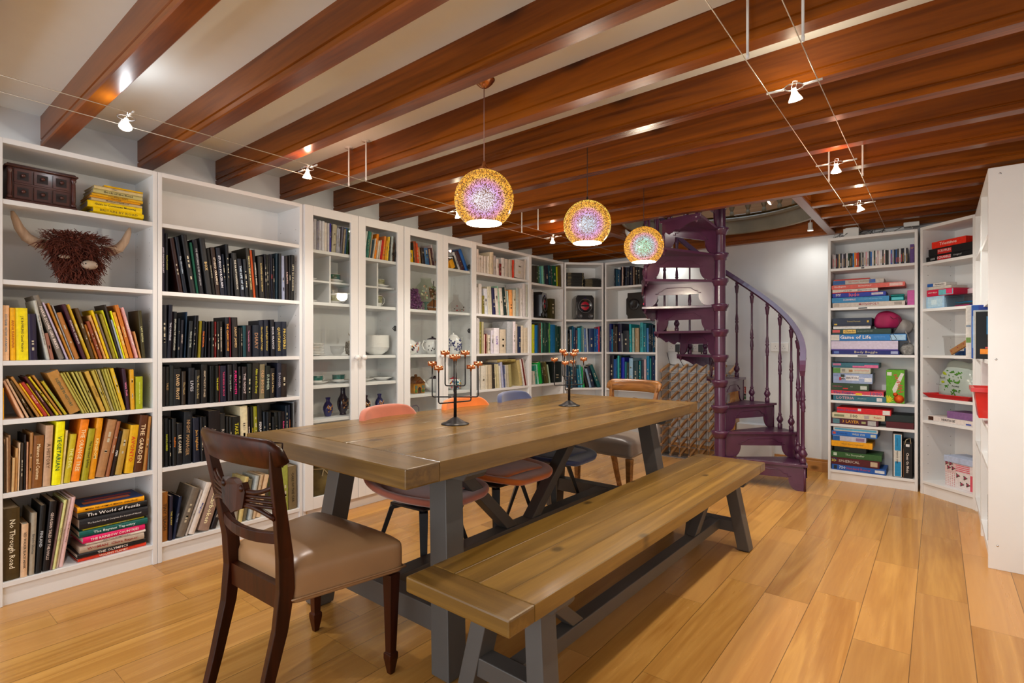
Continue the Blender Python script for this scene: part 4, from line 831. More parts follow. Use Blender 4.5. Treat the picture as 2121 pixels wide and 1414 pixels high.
# ================= spiral staircase =================
def stair():
    root = thing('spiral_staircase', 'aubergine painted cast iron spiral staircase at the back of the room', 'staircase', TM(SC[0], SC[1], 0))
    rise = .2085; RO = .632; step = 26.2; N = 11
    fwd = PI/2+YAW     # direction pointing away from the camera
    def ang(k): return fwd-R(118.5-step*(k-1))      # front edge of tread k (turning anticlockwise upwards)
    def P(r, a, z): return (r*math.cos(a), r*math.sin(a), z)
    b = MB(); b.lathe([(.075, 0), (.075, .02), (.05, .04), (.044, .06), (.044, 2.62), (.05, 2.64), (1e-4, 2.66)], 28); b.build('column', PURP, root)
    for k in range(1, N+1):
        z = rise*k; a0 = ang(k); a1 = ang(k+1)+R(3); t = MB()
        MB().lathe([(.045, z-.055), (.052, z-.052), (.055, z-.035), (.066, z-.020), (.068, z-.010), (.068, z+.004), (.045, z+.008)], 28, caps=False).build('collar', PURP, root)
        # tread plate: rim + perforated grille centre
        n = 8; nose = .022
        e0 = Vector((math.cos(a0), math.sin(a0))); perp0 = Vector((math.sin(a0), -math.cos(a0)))   # clockwise side = front
        pts = [(.05*e0.x+perp0.x*nose, .05*e0.y+perp0.y*nose), (RO*e0.x+perp0.x*nose, RO*e0.y+perp0.y*nose)]
        for i in range(n+1): a = a0+(a1-a0)*i/n; pts.append((RO*math.cos(a), RO*math.sin(a)))
        pts.append((.05*math.cos(a1), .05*math.sin(a1)))
        t.prism(pts, z-.020, z, 'Z', 0)
        g = [(math.cos(a0+(a1-a0)*f)*r, math.sin(a0+(a1-a0)*f)*r) for r, f in ((.14, .2), (.60, .07), (.61, .5), (.60, .93), (.14, .8))]
        t.prism(g, z-.001, z+.0015, 'Z', 1)
        tr = bevel(t.build('tread', [PURP, PURPD], root), .003)
        # riser casting with flat arch and stepped relief
        H = rise-.020; zb = z-rise+.001; x0, x1 = .048, RO-.012
        w_ = x1-x0; m = .09
        def arch(xa, xb, top, lo, stepw=0):
            return [(xa, lo), (xa, lo+.01)]
        pts = [(x0, zb), (x0, z-.02), (x1, z-.02), (x1, zb), (x1-.055, zb)]
        ah = H*.50
        for i in range(0, 7): q = i/6*PI/2; pts.append((x1-.055-.065*math.sin(q)*1.0, zb+ah*(1-math.cos(q))))
        pts2 = []
        for i in range(6, -1, -1): q = i/6*PI/2; pts2.append((x0+.055+.065*math.sin(q), zb+ah*(1-math.cos(q))))
        pts += pts2+[(x0+.055, zb)]
        Mr = Matrix.Rotation(a0, 4, 'Z'); r = MB()
        r.prism(pts, -.006, .006, 'Y', 0, Mr)
        # stepped relief line above the arch, front face is the clockwise (-y) side
        zt = zb+ah; L = [(x0+.10, zt+.012), (x0+.125, zt+.012), (x0+.125, zt+.028), (x0+.15, zt+.030), (x0+.175, zt+.052), (x0+.20, zt+.058), (x1-.20, zt+.058), (x1-.175, zt+.052), (x1-.15, zt+.030), (x1-.125, zt+.028), (x1-.125, zt+.012), (x1-.10, zt+.012)]
        for sy in (-.007, .007): r.tube([Mr @ Vector((x, sy, z_)) for x, z_ in L], .0035, 5)
        ri = r.build('riser', PURP, root)
        # scalloped end bracket + turned drop at the outer corner
        MB().tube([Mr @ Vector((RO-.02, 0, zb)), Mr @ Vector((RO-.02, 0, z-.02))], .010, 10).build('bracket_rod', PURP, ri)
        if k > 1:
            c = Mr @ Vector((RO-.02, 0, 0)); MB().lathe([(1e-4, zb-.062), (.008, zb-.055), (.010, zb-.048), (.006, zb-.042), (.016, zb-.030), (.020, zb-.018), (.020, zb-.012)], 12, (c.x, c.y, 0)).build('drop_finial', PURP, ri)
        # side skirt with lobed lower edge under the outer rim
        s = MB(); mm = 10; vs = []
        prof = [.085, .075, .10, .088, .07, .080, .060, .045, .035, .028, .022]
        for i in range(mm+1):
            a = a0+(a1-a0)*i/mm
            for rr in (RO-.004, RO-.016):
                vs.append(P(rr, a, z-.018)); vs.append(P(rr, a, z-.018-prof[i]))
        fs = []
        for i in range(mm): p = i*4; q = p+4; fs += [[p, p+1, q+1, q], [p+2, q+2, q+3, p+3], [p+1, p+3, q+3, q+1], [p, q, q+2, p+2]]
        s.add(vs, fs, 0); s.build('outer_skirt', PURP, tr)
    # balusters, two per tread
    def baluster(a, z0, zt, r=RO-.03, k=1.3):
        h = zt-z0; s = lambda f: z0+f
        prof = [(.013, 0), (.015, .006), (.015, .035), (.010, .042), (.012, .05), (.019, .065), (.021, .078), (.014, .098), (.009, .112), (.013, .118), (.009, .126), (.0075, .14), (.0075, h*.46), (.011, h*.47), (.009, h*.48), (.012, h*.50), (.010, h*.54), (.008, h*.56), (.013, h*.575), (.009, h*.585), (.011, h*.60), (.0085, h*.64), (.0065, h*.66), (.0065, h-.115), (.010, h-.105), (.012, h-.075), (.015, h-.055), (.016, h-.045), (.009, h-.038), (.012, h-.022), (.009, h-.008), (.006, h)]
        MB().lathe([(q[0]*k, z0+q[1]) for q in prof], 10, P(r, a, 0)).build('baluster', PURP, root)
    RAIL = .855
    def railz(a):   # continuous handrail height over angle
        f = (a-ang(1))/R(step); return rise*(1+f)+RAIL
    for k in range(1, N+1):
        for f in ((.18, .70) if k > 1 else (.10, .30, .75)):
            a = ang(k)+R(step)*f; baluster(a, rise*k, railz(a)-.012, k=1.3 if k > 1 else 1.5)
    pts = []; a = ang(1)-R(6)
    while a < ang(N+1): pts.append(P(RO-.03, a, railz(a))); a += R(4)
    s0 = Vector(pts[0]); tdir = (Vector(pts[0])-Vector(pts[2])).normalized()
    scroll = [s0+tdir*.02, s0+tdir*.05+Vector((0, 0, -.012)), s0+tdir*.075+Vector((0, 0, -.04)), s0+tdir*.07+Vector((0, 0, -.068)), s0+tdir*.045+Vector((0, 0, -.075)), s0+tdir*.032+Vector((0, 0, -.058)), s0+tdir*.045+Vector((0, 0, -.045))]
    path = scroll[::-1]+[Vector(p) for p in pts]
    bevel(MB().tube(path, 0, flat=[(.022, .022)]*3+[(.030, .026), (.038, .026), (.042, .024)]+[(.042, .022)]*(len(path)-6)).build('handrail', PURP, root), .006)
stair()
def gallery():
    root = thing('gallery_balustrade', 'olive grey balustrade ringing the stairwell on the floor above', 'balustrade', TM(SC[0], SC[1], 2.362))
    for k in range(27):
        a = R(-40+k*10); h = .78
        MB().lathe([(.017, 0), (.020, .006), (.020, .035), (.012, .045), (.016, .055), (.026, .08), (.028, .10), (.020, .13), (.013, .15), (.018, .158), (.012, .168), (.015, .20), (.015, h)], 12, (.83*math.cos(a), .83*math.sin(a), 0)).build('baluster', FASCIA, root)
    MB().tube([(.83*math.cos(R(-44+k*4)), .83*math.sin(R(-44+k*4)), .80) for k in range(69)], .025, 8).build('handrail', FASCIA, root)
gallery()
# ================= wine rack =================
def rack():
    root = thing('wine_rack', 'wood and wire wine rack against the back wall behind the column', 'wine rack', TM(-2.205, 5.19, 0))
    nc, nr, p = 8, 10, .0965; dy, dz = .205, .062
    for c in range(nc):
        for r in range(nr):
            x = c*p; z = .02+r*.0935; b = MB()
            b.box((x-.011, -.004, z-.011), (x+.011, dy+.004, z+.011), 0, ch=.001)
            for i in range(len(b.v)): v = b.v[i]; b.v[i] = Vector((v.x, v.y, v.z+(v.y/dy)*dz))
            o = b.build('peg', PEG, root)
    b = MB()
    for y, off in ((0.0, 0), (dy, dz)):
        for c in range(nc): b.box((c*p-.0015, y-.006 if y else -.006, -.0+off if y else 0), (c*p+.0015, y+.006, .02+(nr-1)*.0935+off))
        for r in range(nr): z = .02+r*.0935+off; b.box((0, y-.006, z-.0015), ((nc-1)*p, y+.006, z+.0015))
    b.box((-.001, -.008, 0), ((nc-1)*p, .20, .012)); b.build('wire_frame', WIRE, root)
rack()
# ================= back wall fittings =================
def socket(label, x0, x1, z0, z1, name='wall_socket'):
    root = thing(name, label, 'socket', TM(x0, BX, z0)); b = MB(); b.box((0, -.010, 0), (x1-x0, 0, z1-z0), ch=.003)
    for cx in ((x1-x0)*.27, (x1-x0)*.73):
        for dx, dz, w_, h_ in ((0, .016, .004, .008), (-.011, -.004, .007, .003), (.011, -.004, .007, .003)): b.box((cx+dx-w_/2, -.0105, (z1-z0)*.42+dz-h_/2), (cx+dx+w_/2, -.0095, (z1-z0)*.42+dz+h_/2), 1)
        b.box((cx-.006, -.014, (z1-z0)*.80), (cx+.006, -.009, (z1-z0)*.93), 0)
    b.build('face_plate', [PLASTIC, BLACK], root); return root
socket('white double wall socket seen between the balusters at right', -1.222, -1.072, 1.065, 1.15)
socket('white double wall socket left, with two black chargers', -2.235, -2.06, 1.06, 1.15)
socket('white double wall socket just right of the chargers', -2.04, -1.90, 1.06, 1.15)
for x, lb in ((-2.10, 'black plug-in charger on the left of the wall sockets'), (-1.985, 'black plug-in charger in the middle of the wall sockets'), (-1.86, 'black plug at the right end of the wall sockets')):
    root = thing('charger', lb, 'charger', TM(x, BX-.012, 1.10)); b = MB(); b.box((-.026, -.05, -.045), (.026, 0, .035), ch=.006); b.lathe([(.006, 0), (.006, .02)], 8, (0, -.03, -.066)); b.build('body', BLACK, root)
    P = [(0, -.03, -.06), (.012, -.035, -.11), (.045, -.03, -.17), (.06, -.02, -.20)] if x < -1.9 else [(0, -.03, -.06), (-.02, -.04, -.12), (-.09, -.04, -.19), (-.22, -.03, -.20), (-.33, -.03, -.17), (-.36, -.03, -.05)]
    MB().tube(P, .0028, 6).build('cable', BLACK, root)
b = MB(); b.box((-2.30, 5.27, 1.258), (-2.10, 5.42, 1.274), ch=.002); tag(b.build('wall_shelf', PINE), 'small pine shelf on the back wall beside the blue-book bookcase', 'shelf')
root = thing('router', 'small black box standing on the pine wall shelf', 'router', TM(-2.245, 5.33, 1.2745)); b = MB(); b.box((-.02, -.015, 0), (.02, .015, .055), ch=.004, M=Matrix.Rotation(R(14), 4, 'Y')); b.build('body', BLACK, root); MB().box((-.012, -.0165, .015), (.012, -.0155, .03)).build('display', PLASTIC, root).matrix_local = Matrix.Rotation(R(14), 4, 'Y')
b = MB(); b.box((-1.50, 5.30, 0), (-1.19, 5.419, .385), ch=.003); tag(b.build('boxed_in_panel', WALL), 'low white boxed-in panel on the back wall behind the bottom treads', 'panel')
MB().box((-1.56, 5.28, 0), (-1.505, 5.419, .80)).build('trim_%d' % 90, PINE); struct(bpy.data.objects['trim_90'])
root = thing('fire_sign', 'small red and green fire safety sign behind the stair riser arch', 'sign', TM(-1.475, 5.412, .66)); b = MB(); b.box((-.035, 0, -.06), (.035, .006, .07)); b.box((-.032, -.001, .0), (-.002, 0, .066), 1); b.box((.002, -.001, .0), (.032, 0, .066), 1); b.box((-.032, -.001, -.022), (.032, 0, -.004), 2); b.box((-.032, -.001, -.056), (.032, 0, -.026), 3)
for x in (-.017, .017): b.text('Fire', Matrix(((0, -1, 0, x), (0, 0, -1, -.0016), (1, 0, 0, .033), (0, 0, 0, 1))), .055, .02, 0)
b.build('sign_plate', [PLASTIC, pmat('sign_red', '#b01810', .4), BLACK, pmat('sign_green', '#406840', .4)], root)
# junction boxes and cables above the right-hand bookcases
root = thing('transformer', 'white transformer box with loose cables on top of the board-game bookcase', 'transformer', TM(-.56, 5.24, 2.021)); b = MB(); b.box((-.055, -.05, 0), (.055, .05, .075), ch=.004); b.box((-.04, -.035, .075), (.04, .035, .082)); b.build('case', PLASTIC, root)
b = MB()
for k in range(9):
    rr = random.Random(k); P = [(-.12+k*.05+rr.uniform(-.03, .03), -.02+rr.uniform(-.05, .03), .004+rr.uniform(0, .01)) if i % 2 else (-.10+k*.05+rr.uniform(-.05, .05), rr.uniform(-.06, .02), .012+rr.uniform(0, .05)) for i in range(6)]
    b.tube(P, .0022, 5, mi=k % 2)
b.build('loose_cable', [pmat('grey_cable', '#8a8a8a', .5), BLACK], root)
root = thing('junction_box', 'white junction box under the beam above the right corner', 'junction box', TM(-.16, 5.25, 2.06)); MB().box((-.05, -.04, 0), (.05, .04, .034), ch=.003).build('case', PLASTIC, root); MB().tube([(0, -.03, .0), (.01, -.05, -.02), (-.01, -.06, -.035), (-.05, -.05, -.036)], .003, 6).build('cable', PLASTIC, root)
root = thing('junction_box', 'small junction box with wires above the diagonal corner bookcase', 'junction box', TM(-2.45, 5.18, 2.06)); MB().box((-.05, -.03, 0), (.05, .03, .03), ch=.003).build('case', pmat('taupe_box', '#7a685c', .5), root)
# ================= ornaments on the left-hand bookcase =================
def place(u, x, v, z, rz=0): return UM(u) @ TM(x, v, z, rz)
CH = woodmat('chest_wood', (.10, .028, .018), (.045, .012, .010), 'X', 9, .35, coat=.3)
def chest():
    root = thing('spice_chest', 'small carved dark red wooden chest of six drawers', 'chest of drawers', place('U1', .156, .035, 1.758))
    w_, d, h = .118, .13, .172
    b = MB(); b.box((-w_-.006, -.008, 0), (w_+.006, d, .014), ch=.003); b.box((-w_, 0, .014), (w_, d-.004, .152)); b.box((-w_-.010, -.014, .152), (w_+.010, d, .160), ch=.003); b.box((-w_-.002, -.004, .160), (w_+.002, d-.004, .168), ch=.003); b.box((-.095, -.003, .080), (.095, 0, .088)); b.build('carcass', CH, root)
    for s in (-1, 1): MB().lathe([(.010, .014), (.011, .024), (.007, .030), (.009, .045), (.008, .12), (.007, .128), (.011, .136), (.010, .150)], 12, (s*.110, -.004, 0)).build('corner_column', CH, root)
    for i in range(3):
        for j in range(2):
            x = -.096+i*.066; z = .018+j*.070; q = MB()
            q.box((x, -.006, z), (x+.058, .004, z+.058)); q.box((x+.010, -.007, z+.010), (x+.048, -.0055, z+.048), 1)
            for a in range(4): pass
            dr = q.build('drawer', [CH, pmat('drawer_recess', '#1c0a0c', .5)], root)
            MB().lathe([(.003, 0), (.003, .006), (.007, .009), (.008, .014), (.004, .018), (1e-4, .018)], 12, M=Matrix.Translation((x+.029, -.007, z+.029)) @ Matrix.Rotation(PI/2, 4, 'X')).build('knob', CH, dr)
chest()
def cow():
    root = thing('cow_head_ornament', 'shaggy brown highland cow head ornament with pale wooden horns', 'ornament', place('U1', .285, .10, 1.411))
    HAIR = pmat('russet_husk_fibre', '#5a2412', .8, var=.45, scale=40); HORN = woodmat('pale_horn_wood', (.55, .40, .28), (.34, .22, .14), 'Z', 12, .5)
    b = MB(); b.sphere((0, .02, .118), .085, 16, 10, sq=(1, .75, 1.35)); b.sphere((0, .02, .185), .07, 16, 10, sq=(1.5, .8, .8)); b.build('head_core', HAIR, root)
    b = MB(); rr = random.Random(5)
    def strand(p, d, L, w_):
        d = d.normalized(); side = d.cross(Vector((0, -1, .1))).normalized(); q = [p+d*L*f+Vector((rr.uniform(-.008, .008), rr.uniform(-.008, .008)-.01*f, -.022*f*f)) for f in (0, .33, .66, 1)]; q = [Vector((v_.x, v_.y, max(v_.z, .003))) for v_ in q]
        b.tube(q, 0, flat=[(w_, .0015), (w_*1.1, .0015), (w_, .0012), (w_*.5, .001)])
    for i in range(1500):
        t = rr.random(); z = .032+t*.205; hw = (.045+.075*min(1, t*1.15) if t < .75 else .135-.20*(t-.75)); x = rr.uniform(-1, 1)*hw; y = -.045-.035*math.sqrt(max(0, 1-(x/(hw+.01))**2))+rr.uniform(0, .03)
        up = .9 if t > .82 else (-.65 if t < .55 else -.25)
        d = Vector((x/hw*(1.0 if t > .45 else .5)+rr.uniform(-.6, .6), -.35+rr.uniform(-.3, .2), up+rr.uniform(-.5, .5)))
        strand(Vector((x, y, z)), d, rr.uniform(.025, .055), rr.uniform(.0022, .0042))
    for i in range(90):
        a = rr.uniform(-1, 1); strand(Vector((a*.115, rr.uniform(-.05, .02), .225)), Vector((a*.9, rr.uniform(-.3, .3), 1)), rr.uniform(.03, .06), .003)
    b.build('shaggy_hair', HAIR, root)
    for s in (-1, 1):
        P = [(s*.105, .0, .185), (s*.14, -.005, .185), (s*.175, -.01, .205), (s*.20, -.01, .245), (s*.215, -.008, .29), (s*.222, -.005, .315)]
        P = [(x, y, z-(0 if s < 0 else -.0)) for x, y, z in P]
        MB().tube(P, [.024, .024, .022, .018, .013, .006], 14).build('horn', HORN, root)
    b = MB(); b.sphere((.034, -.102, .095), .026, 16, 10, sq=(1.25, .8, .85)); b.sphere((.016, -.118, .098), .0035, 8, 6, 1); b.sphere((.058, -.112, .098), .004, 8, 6, 1); b.build('muzzle', [pmat('pale_muzzle_wood', '#a89888', .5, var=.12, scale=18), BLACK], root)
    MB().sphere((-.055, -.085, .125), .016, 10, 8, sq=(1.4, .5, .6)).build('eye_lid', pmat('pale_muzzle_wood', '#a89888'), root)
cow()
# ================= china =================
BANDT = pmat('teal_floral_band', '#0e5a52', .25, var=.5, scale=55); BANDM = pmat('cream_floral_band', '#8c8a66', .3, var=.6, scale=60)
def cup(label, M, r, h, band, group, saucer=False, lid=False, name='teacup', spout=False):
    root = thing(name, label, 'cup' if name != 'saucer' else 'saucer', M, group)
    MB().lathe([(r*.55, 0), (r*.6, .004), (r*.88, h*.18), (r*.98, h*.5), (r, h), (r*.95, h), (r*.92, h*.5), (r*.5, .008), (1e-4, .008)], 24, caps=True).build('bowl', CHINA, root)
    MB().lathe([(r*.965, h*.36), (r*1.008, h*.5), (r*1.012, h*.94), (r*1.0, h*.95)], 24, caps=False).build('painted_band', band, root)
    P = [(r*.95, 0, h*.85), (r*1.3, 0, h*.92), (r*1.6, 0, h*.72), (r*1.5, 0, h*.42), (r*1.1, 0, h*.22), (r*.9, 0, h*.2)]
    MB().tube(P, .0032, 8).build('handle', CHINA, root)
    if lid: MB().lathe([(r*.95, h), (r*.9, h*1.1), (r*.5, h*1.28), (r*.16, h*1.34), (r*.13, h*1.42), (r*.2, h*1.52), (r*.12, h*1.62), (1e-4, h*1.64)], 20).build('lid', CHINA, root)
    return root
def plate(label, M, r, group, name='saucer', h=.018, cat='saucer'):
    b = MB(); b.lathe([(r*.45, 0), (r*.5, .003), (r*.95, h*.85), (r, h), (r*.98, h+.0015), (r*.5, .006), (1e-4, .006)], 32); o = b.build(name, CHINA); o.matrix_world = M; tag(o, label, cat, group); return o
gT = 'teal banded cups in the first glass cabinet'
plate('saucer under the floral cup in the upper middle cubby', place('G1', .315, .13, 1.554), .060, 'saucers in the first glass cabinet')
cup('teal floral cup in the upper middle cubby of the first cabinet', place('G1', .305, .13, 1.561, R(200)), .044, .055, BANDT, gT)
cup('lidded floral sugar bowl in the lower middle cubby', place('G1', .300, .13, 1.408, R(-10)), .056, .062, BANDM, gT, lid=True, name='sugar_bowl')
cup('teal floral cup at the edge of the upper third cubby', place('G1', .470, .13, 1.560), .042, .055, BANDT, gT)
cup('teal floral cup at the edge of the lower third cubby', place('G1', .470, .13, 1.408), .042, .055, BANDT, gT)
plate('large saucer overhanging the cubby shelf behind the right door', place('G1', .700, .13, 1.554), .068, 'saucers in the first glass cabinet')
cup('floral cup on the saucer behind the right door', place('G1', .680, .13, 1.562, R(150)), .048, .055, BANDM, gT)
cup('tall floral jug with a big handle behind the right door', place('G1', .665, .13, 1.408, R(-5)), .042, .088, BANDM, gT, name='cream_jug')
plate('saucer at the left edge of the upper cubbies', place('G1', .12, .14, 1.554), .055, 'saucers in the first glass cabinet')
plate('saucer at the left edge of the lower cubbies', place('G1', .12, .14, 1.408), .055, 'saucers in the first glass cabinet')
for i in range(8):
    plate('white plate in the left stack of eight, %s from the bottom' % ORD[i], place('G1', .15, .12, 1.0545+i*.0102), .068, 'white plates stacked left in the first glass cabinet', 'plate', .012, 'plate')
root = thing('glass_cup', 'clear glass cup with handle between plates and silver pineapple', 'cup', place('G1', .325, .12, 1.0545))
MB().lathe([(.022, 0), (.026, .003), (.042, .025), (.050, .068), (.0485, .068), (.040, .026), (.022, .006), (1e-4, .006)], 24).build('bowl', glassmat('cup_glass', (.95, .95, .95), .12), root); MB().tube([(.048, 0, .058), (.068, 0, .056), (.072, 0, .036), (.045, 0, .025)], .003, 8).build('handle', glassmat('cup_glass'), root)
def pineapple():
    root = thing('pineapple_ornament', 'silver pineapple ornament half hidden by the cabinet stile', 'ornament', place('G1', .440, .12, 1.0545)); SIL = pmat('tarnished_silver', (.42, .38, .32), .25, .9, var=.3, scale=60)
    b = MB(); n = 12; b.lathe([(.02, 0), (.032, .012), (.040, .04), (.040, .065), (.032, .09), (.016, .105)], 20)
    for r_ in range(8):
        for k in range(n):
            a = 2*PI*(k+.5*(r_ % 2))/n; z = .014+r_*.011; R_ = .034+.007*math.sin((z-.01)/.09*PI); b.sphere((R_*math.cos(a), R_*math.sin(a), z), .0062, 6, 4)
    b.build('body', SIL, root); b = MB()
    for k in range(10): a = k*2*PI/5+.3*(k//5); b.tube([(0, 0, .10), (.008*math.cos(a), .008*math.sin(a), .135), (.022*math.cos(a), .022*math.sin(a), .16-.01*(k//5))], 0, flat=[(.008, .003), (.009, .002), (.002, .001)])
    b.tube([(0, 0, .1), (0, 0, .168)], [.009, .003], 8); b.build('leaf_crown', SIL, root)
pineapple()
for i in range(13):
    b = MB(); r = .098; b.lathe([(.045, 0), (.048, .004), (.085, .030), (r, .060), (r+.001, .062), (r-.003, .062), (.082, .032), (.045, .008), (1e-4, .008)], 40)
    o = b.build('bowl', CHINA); o.matrix_world = place('G1', .668, .14, 1.0545+i*.0069); tag(o, 'white bowl in the tall stack behind the right door, %s from the bottom' % ORD[i], 'bowl', 'white bowls stacked in the first glass cabinet')
for x, lb in ((.175, 'left'), (.345, 'middle')):
    plate('saucer under the %s teal cup on the third shelf up' % lb, place('G1', x, .12, .865), .070, 'saucers in the first glass cabinet'); cup('teal floral cup, %s one on the third shelf up' % lb, place('G1', x-.01, .12, .872, R(8)), .042, .052, BANDT, gT)
plate('white dish centred behind the right door, fourth shelf', place('G1', .700, .12, .865), .088, 'dishes in the first glass cabinet', 'dish', .024, 'dish')
plate('white dish partly hidden by the middle stile', place('G1', .545, .12, .865), .075, 'dishes in the first glass cabinet', 'dish', .020, 'dish')
BLU = pmat('cobalt_glaze', (.012, .008, .10), .12, var=.1, coat=.5); BLK = pmat('black_purple_glaze', (.018, .008, .02), .12, coat=.5); GOLDP = pmat('gilt_flowers', '#a07040', .35, .3, var=.7, scale=70)
def vase(label, x, h, r, mat, tall=False):
    root = thing('vase', label, 'vase', place('G1', x, .10, .643), 'dark glazed vases in the first glass cabinet')
    if tall: pr = [(.6, 0), (.62, .02), (.5, .04), (.55, .10), (.85, .22), (1, .38), (.98, .5), (.8, .62), (.48, .74), (.4, .85), (.42, .97), (.46, 1), (.38, 1), (.34, .9)]
    else: pr = [(.55, 0), (.6, .02), (.75, .15), (1, .38), (.97, .5), (.7, .68), (.4, .78), (.36, .86), (.5, .98), (.5, 1), (.4, 1), (.3, .88)]
    MB().lathe([(a*r, z*h) for a, z in pr], 26).build('body', mat, root)
    b = MB(); n = 10
    for i in range(16):
        rr = random.Random(i); a = -PI/2+rr.uniform(-.75, .75); zf = rr.uniform(.22, .6); k = 1.01*(1-.25*abs(zf-.42)/.25*.6)
        b.sphere((r*k*math.cos(a)*.99, r*k*math.sin(a)*.99, zf*h), .0055, 6, 4, sq=(1, .5, 1))
    b.build('flower_decoration', GOLDP, root)
vase('short cobalt blue vase left on the lowest visible cabinet shelf', .240, .128, .034, BLU); vase('tall dark vase beside the short cobalt one', .357, .186, .040, BLK, True)
vase('dark vase mostly hidden by the middle stile of the cabinet', .545, .120, .036, BLK); vase('small cobalt vase behind the salmon chair back', .668, .122, .034, BLU)
root = thing('stone_jar', 'rough olive-brown jar at the cabinet foot behind the table leg', 'jar', place('G1', .20, .14, .101)); MB().lathe([(.07, 0), (.095, .05), (.10, .13), (.085, .19), (.05, .22), (.055, .235), (.045, .235)], 22).build('body', pmat('rough_stoneware', '#6a5a30', .6, var=.5, scale=16, bump=.5), root)
b = MB(); b.tube([(.08*math.cos(a), .08*math.sin(a), .20) for a in [k*PI/8 for k in range(16)]], .004, 6, closed=True); b.tube([(-.02, -.085, .20), (-.04, -.10, .16)], .004, 6); b.tube([(-.02, -.085, .20), (.02, -.10, .15)], .004, 6); b.build('twine_tie', pmat('twine', '#c8b088', .8), root)
# second cabinet
root = thing('amethyst_geode', 'purple amethyst geode at the left of the second cabinet', 'geode', place('G2', .20, .12, 1.404)); b = MB(); b.sphere((0, .02, .09), .072, 14, 10, sq=(1, .6, 1.15)); AM = pmat('amethyst', '#6a3c66', .25, var=.5, scale=80)
rr = random.Random(2)
for i in range(240):
    t = rr.uniform(0, 1); z = .01+t*.155; hw = .075*math.sin(min(1, (1-t*.85))*PI/2); x = rr.uniform(-1, 1)*hw; b.box((-.006, -.006, -.006), (.006, .006, .006), M=Matrix.Translation((x, -.035+rr.uniform(-.008, .01), z)) @ Matrix.Rotation(rr.uniform(0, 3), 4, 'X') @ Matrix.Rotation(rr.uniform(0, 3), 4, 'Z'))
b.build('crystals', AM, root); MB().box((-.07, -.03, 0), (.07, .06, .012), ch=.005).build('rock_rim', pmat('geode_rind', '#8a7050', .7), root)
def hurricane():
    root = thing('hurricane_vase', 'big painted clear glass hurricane vase on a green stem', 'vase', place('G2', .352, .13, 1.404)); GP = glassmat('painted_glass', (.86, .90, .82), .12)
    MB().lathe([(.034, .072), (.045, .085), (.072, .11), (.092, .15), (.090, .18), (.065, .215), (.044, .235), (.040, .255), (.046, .27)], 32, caps=False).build('globe', GP, root)
    MB().lathe([(.03, 0), (.032, .005), (.012, .012), (.010, .05), (.014, .065), (.034, .074), (.01, .078)], 20).build('stem', pmat('green_glass_stem', '#5a8070', .15), root)
    b = MB(); rr = random.Random(9); mats = [pmat('leaf_green', '#98a880', .5), pmat('petal_peach', '#c8a088', .5), pmat('petal_cream', '#c8c0a0', .5)]
    for i in range(46):
        a = -PI/2+rr.uniform(-1.3, 1.3); z = rr.uniform(.10, .20); r_ = .074+.018*math.sin((z-.10)/.1*PI); b.sphere((r_*math.cos(a), r_*math.sin(a), z), rr.uniform(.007, .014), 9, 5, i % 3, sq=(1, .12, .8))
    b.build('painted_flowers', mats, root)
hurricane()
def ship():
    root = thing('model_ship', 'carved wooden sailing ship behind the glass hurricane vase', 'model ship', place('G2', .475, .17, 1.404)); WD = woodmat('ship_wood', (.45, .2, .05), (.22, .08, .02), 'Z', 12, .3)
    b = MB(); b.prism([(-.09, .035), (.10, .035), (.075, .005), (-.06, .005)], -.02, .02, 'Y'); b.build('hull', WD, root); MB().tube([(.0, 0, .03), (0, 0, .262)], .0035, 6).build('mast', BLACK, root); MB().tube([(-.055, 0, .2), (.05, 0, .185)], .0025, 6).build('yard', BLACK, root)
    for pts in ([(-.052, .195), (-.006, .19), (-.006, .115), (-.04, .12)], [(.006, .185), (.05, .178), (.06, .11), (.006, .11)], [(-.006, .11), (-.006, .045), (-.085, .045)], [(.006, .105), (.075, .10), (.09, .045), (.006, .045)]): MB().prism(pts, -.004, .002, 'Y').build('sail', WD, root)
ship()
root = thing('glass_carafe', 'small clear carafe painted with red berries', 'carafe', place('G2', .688, .12, 1.404)); MB().lathe([(.045, 0), (.052, .004), (.066, .03), (.068, .055), (.05, .085), (.028, .105), (.022, .13), (.026, .16), (.024, .16)], 28, caps=False).build('body', glassmat('carafe_glass', (.95, .93, .92), .10), root)
b = MB(); rr = random.Random(4)
for i in range(9): a = -PI/2+rr.uniform(-1.1, 1.1); b.sphere((.069*math.cos(a), .069*math.sin(a), rr.uniform(.015, .06)), .006, 7, 5, i % 3 == 2, sq=(1, .5, 1))
b.build('painted_berries', [pmat('berry_red', '#a02020', .4), pmat('leaf_dark', '#2c4020', .5)], root)
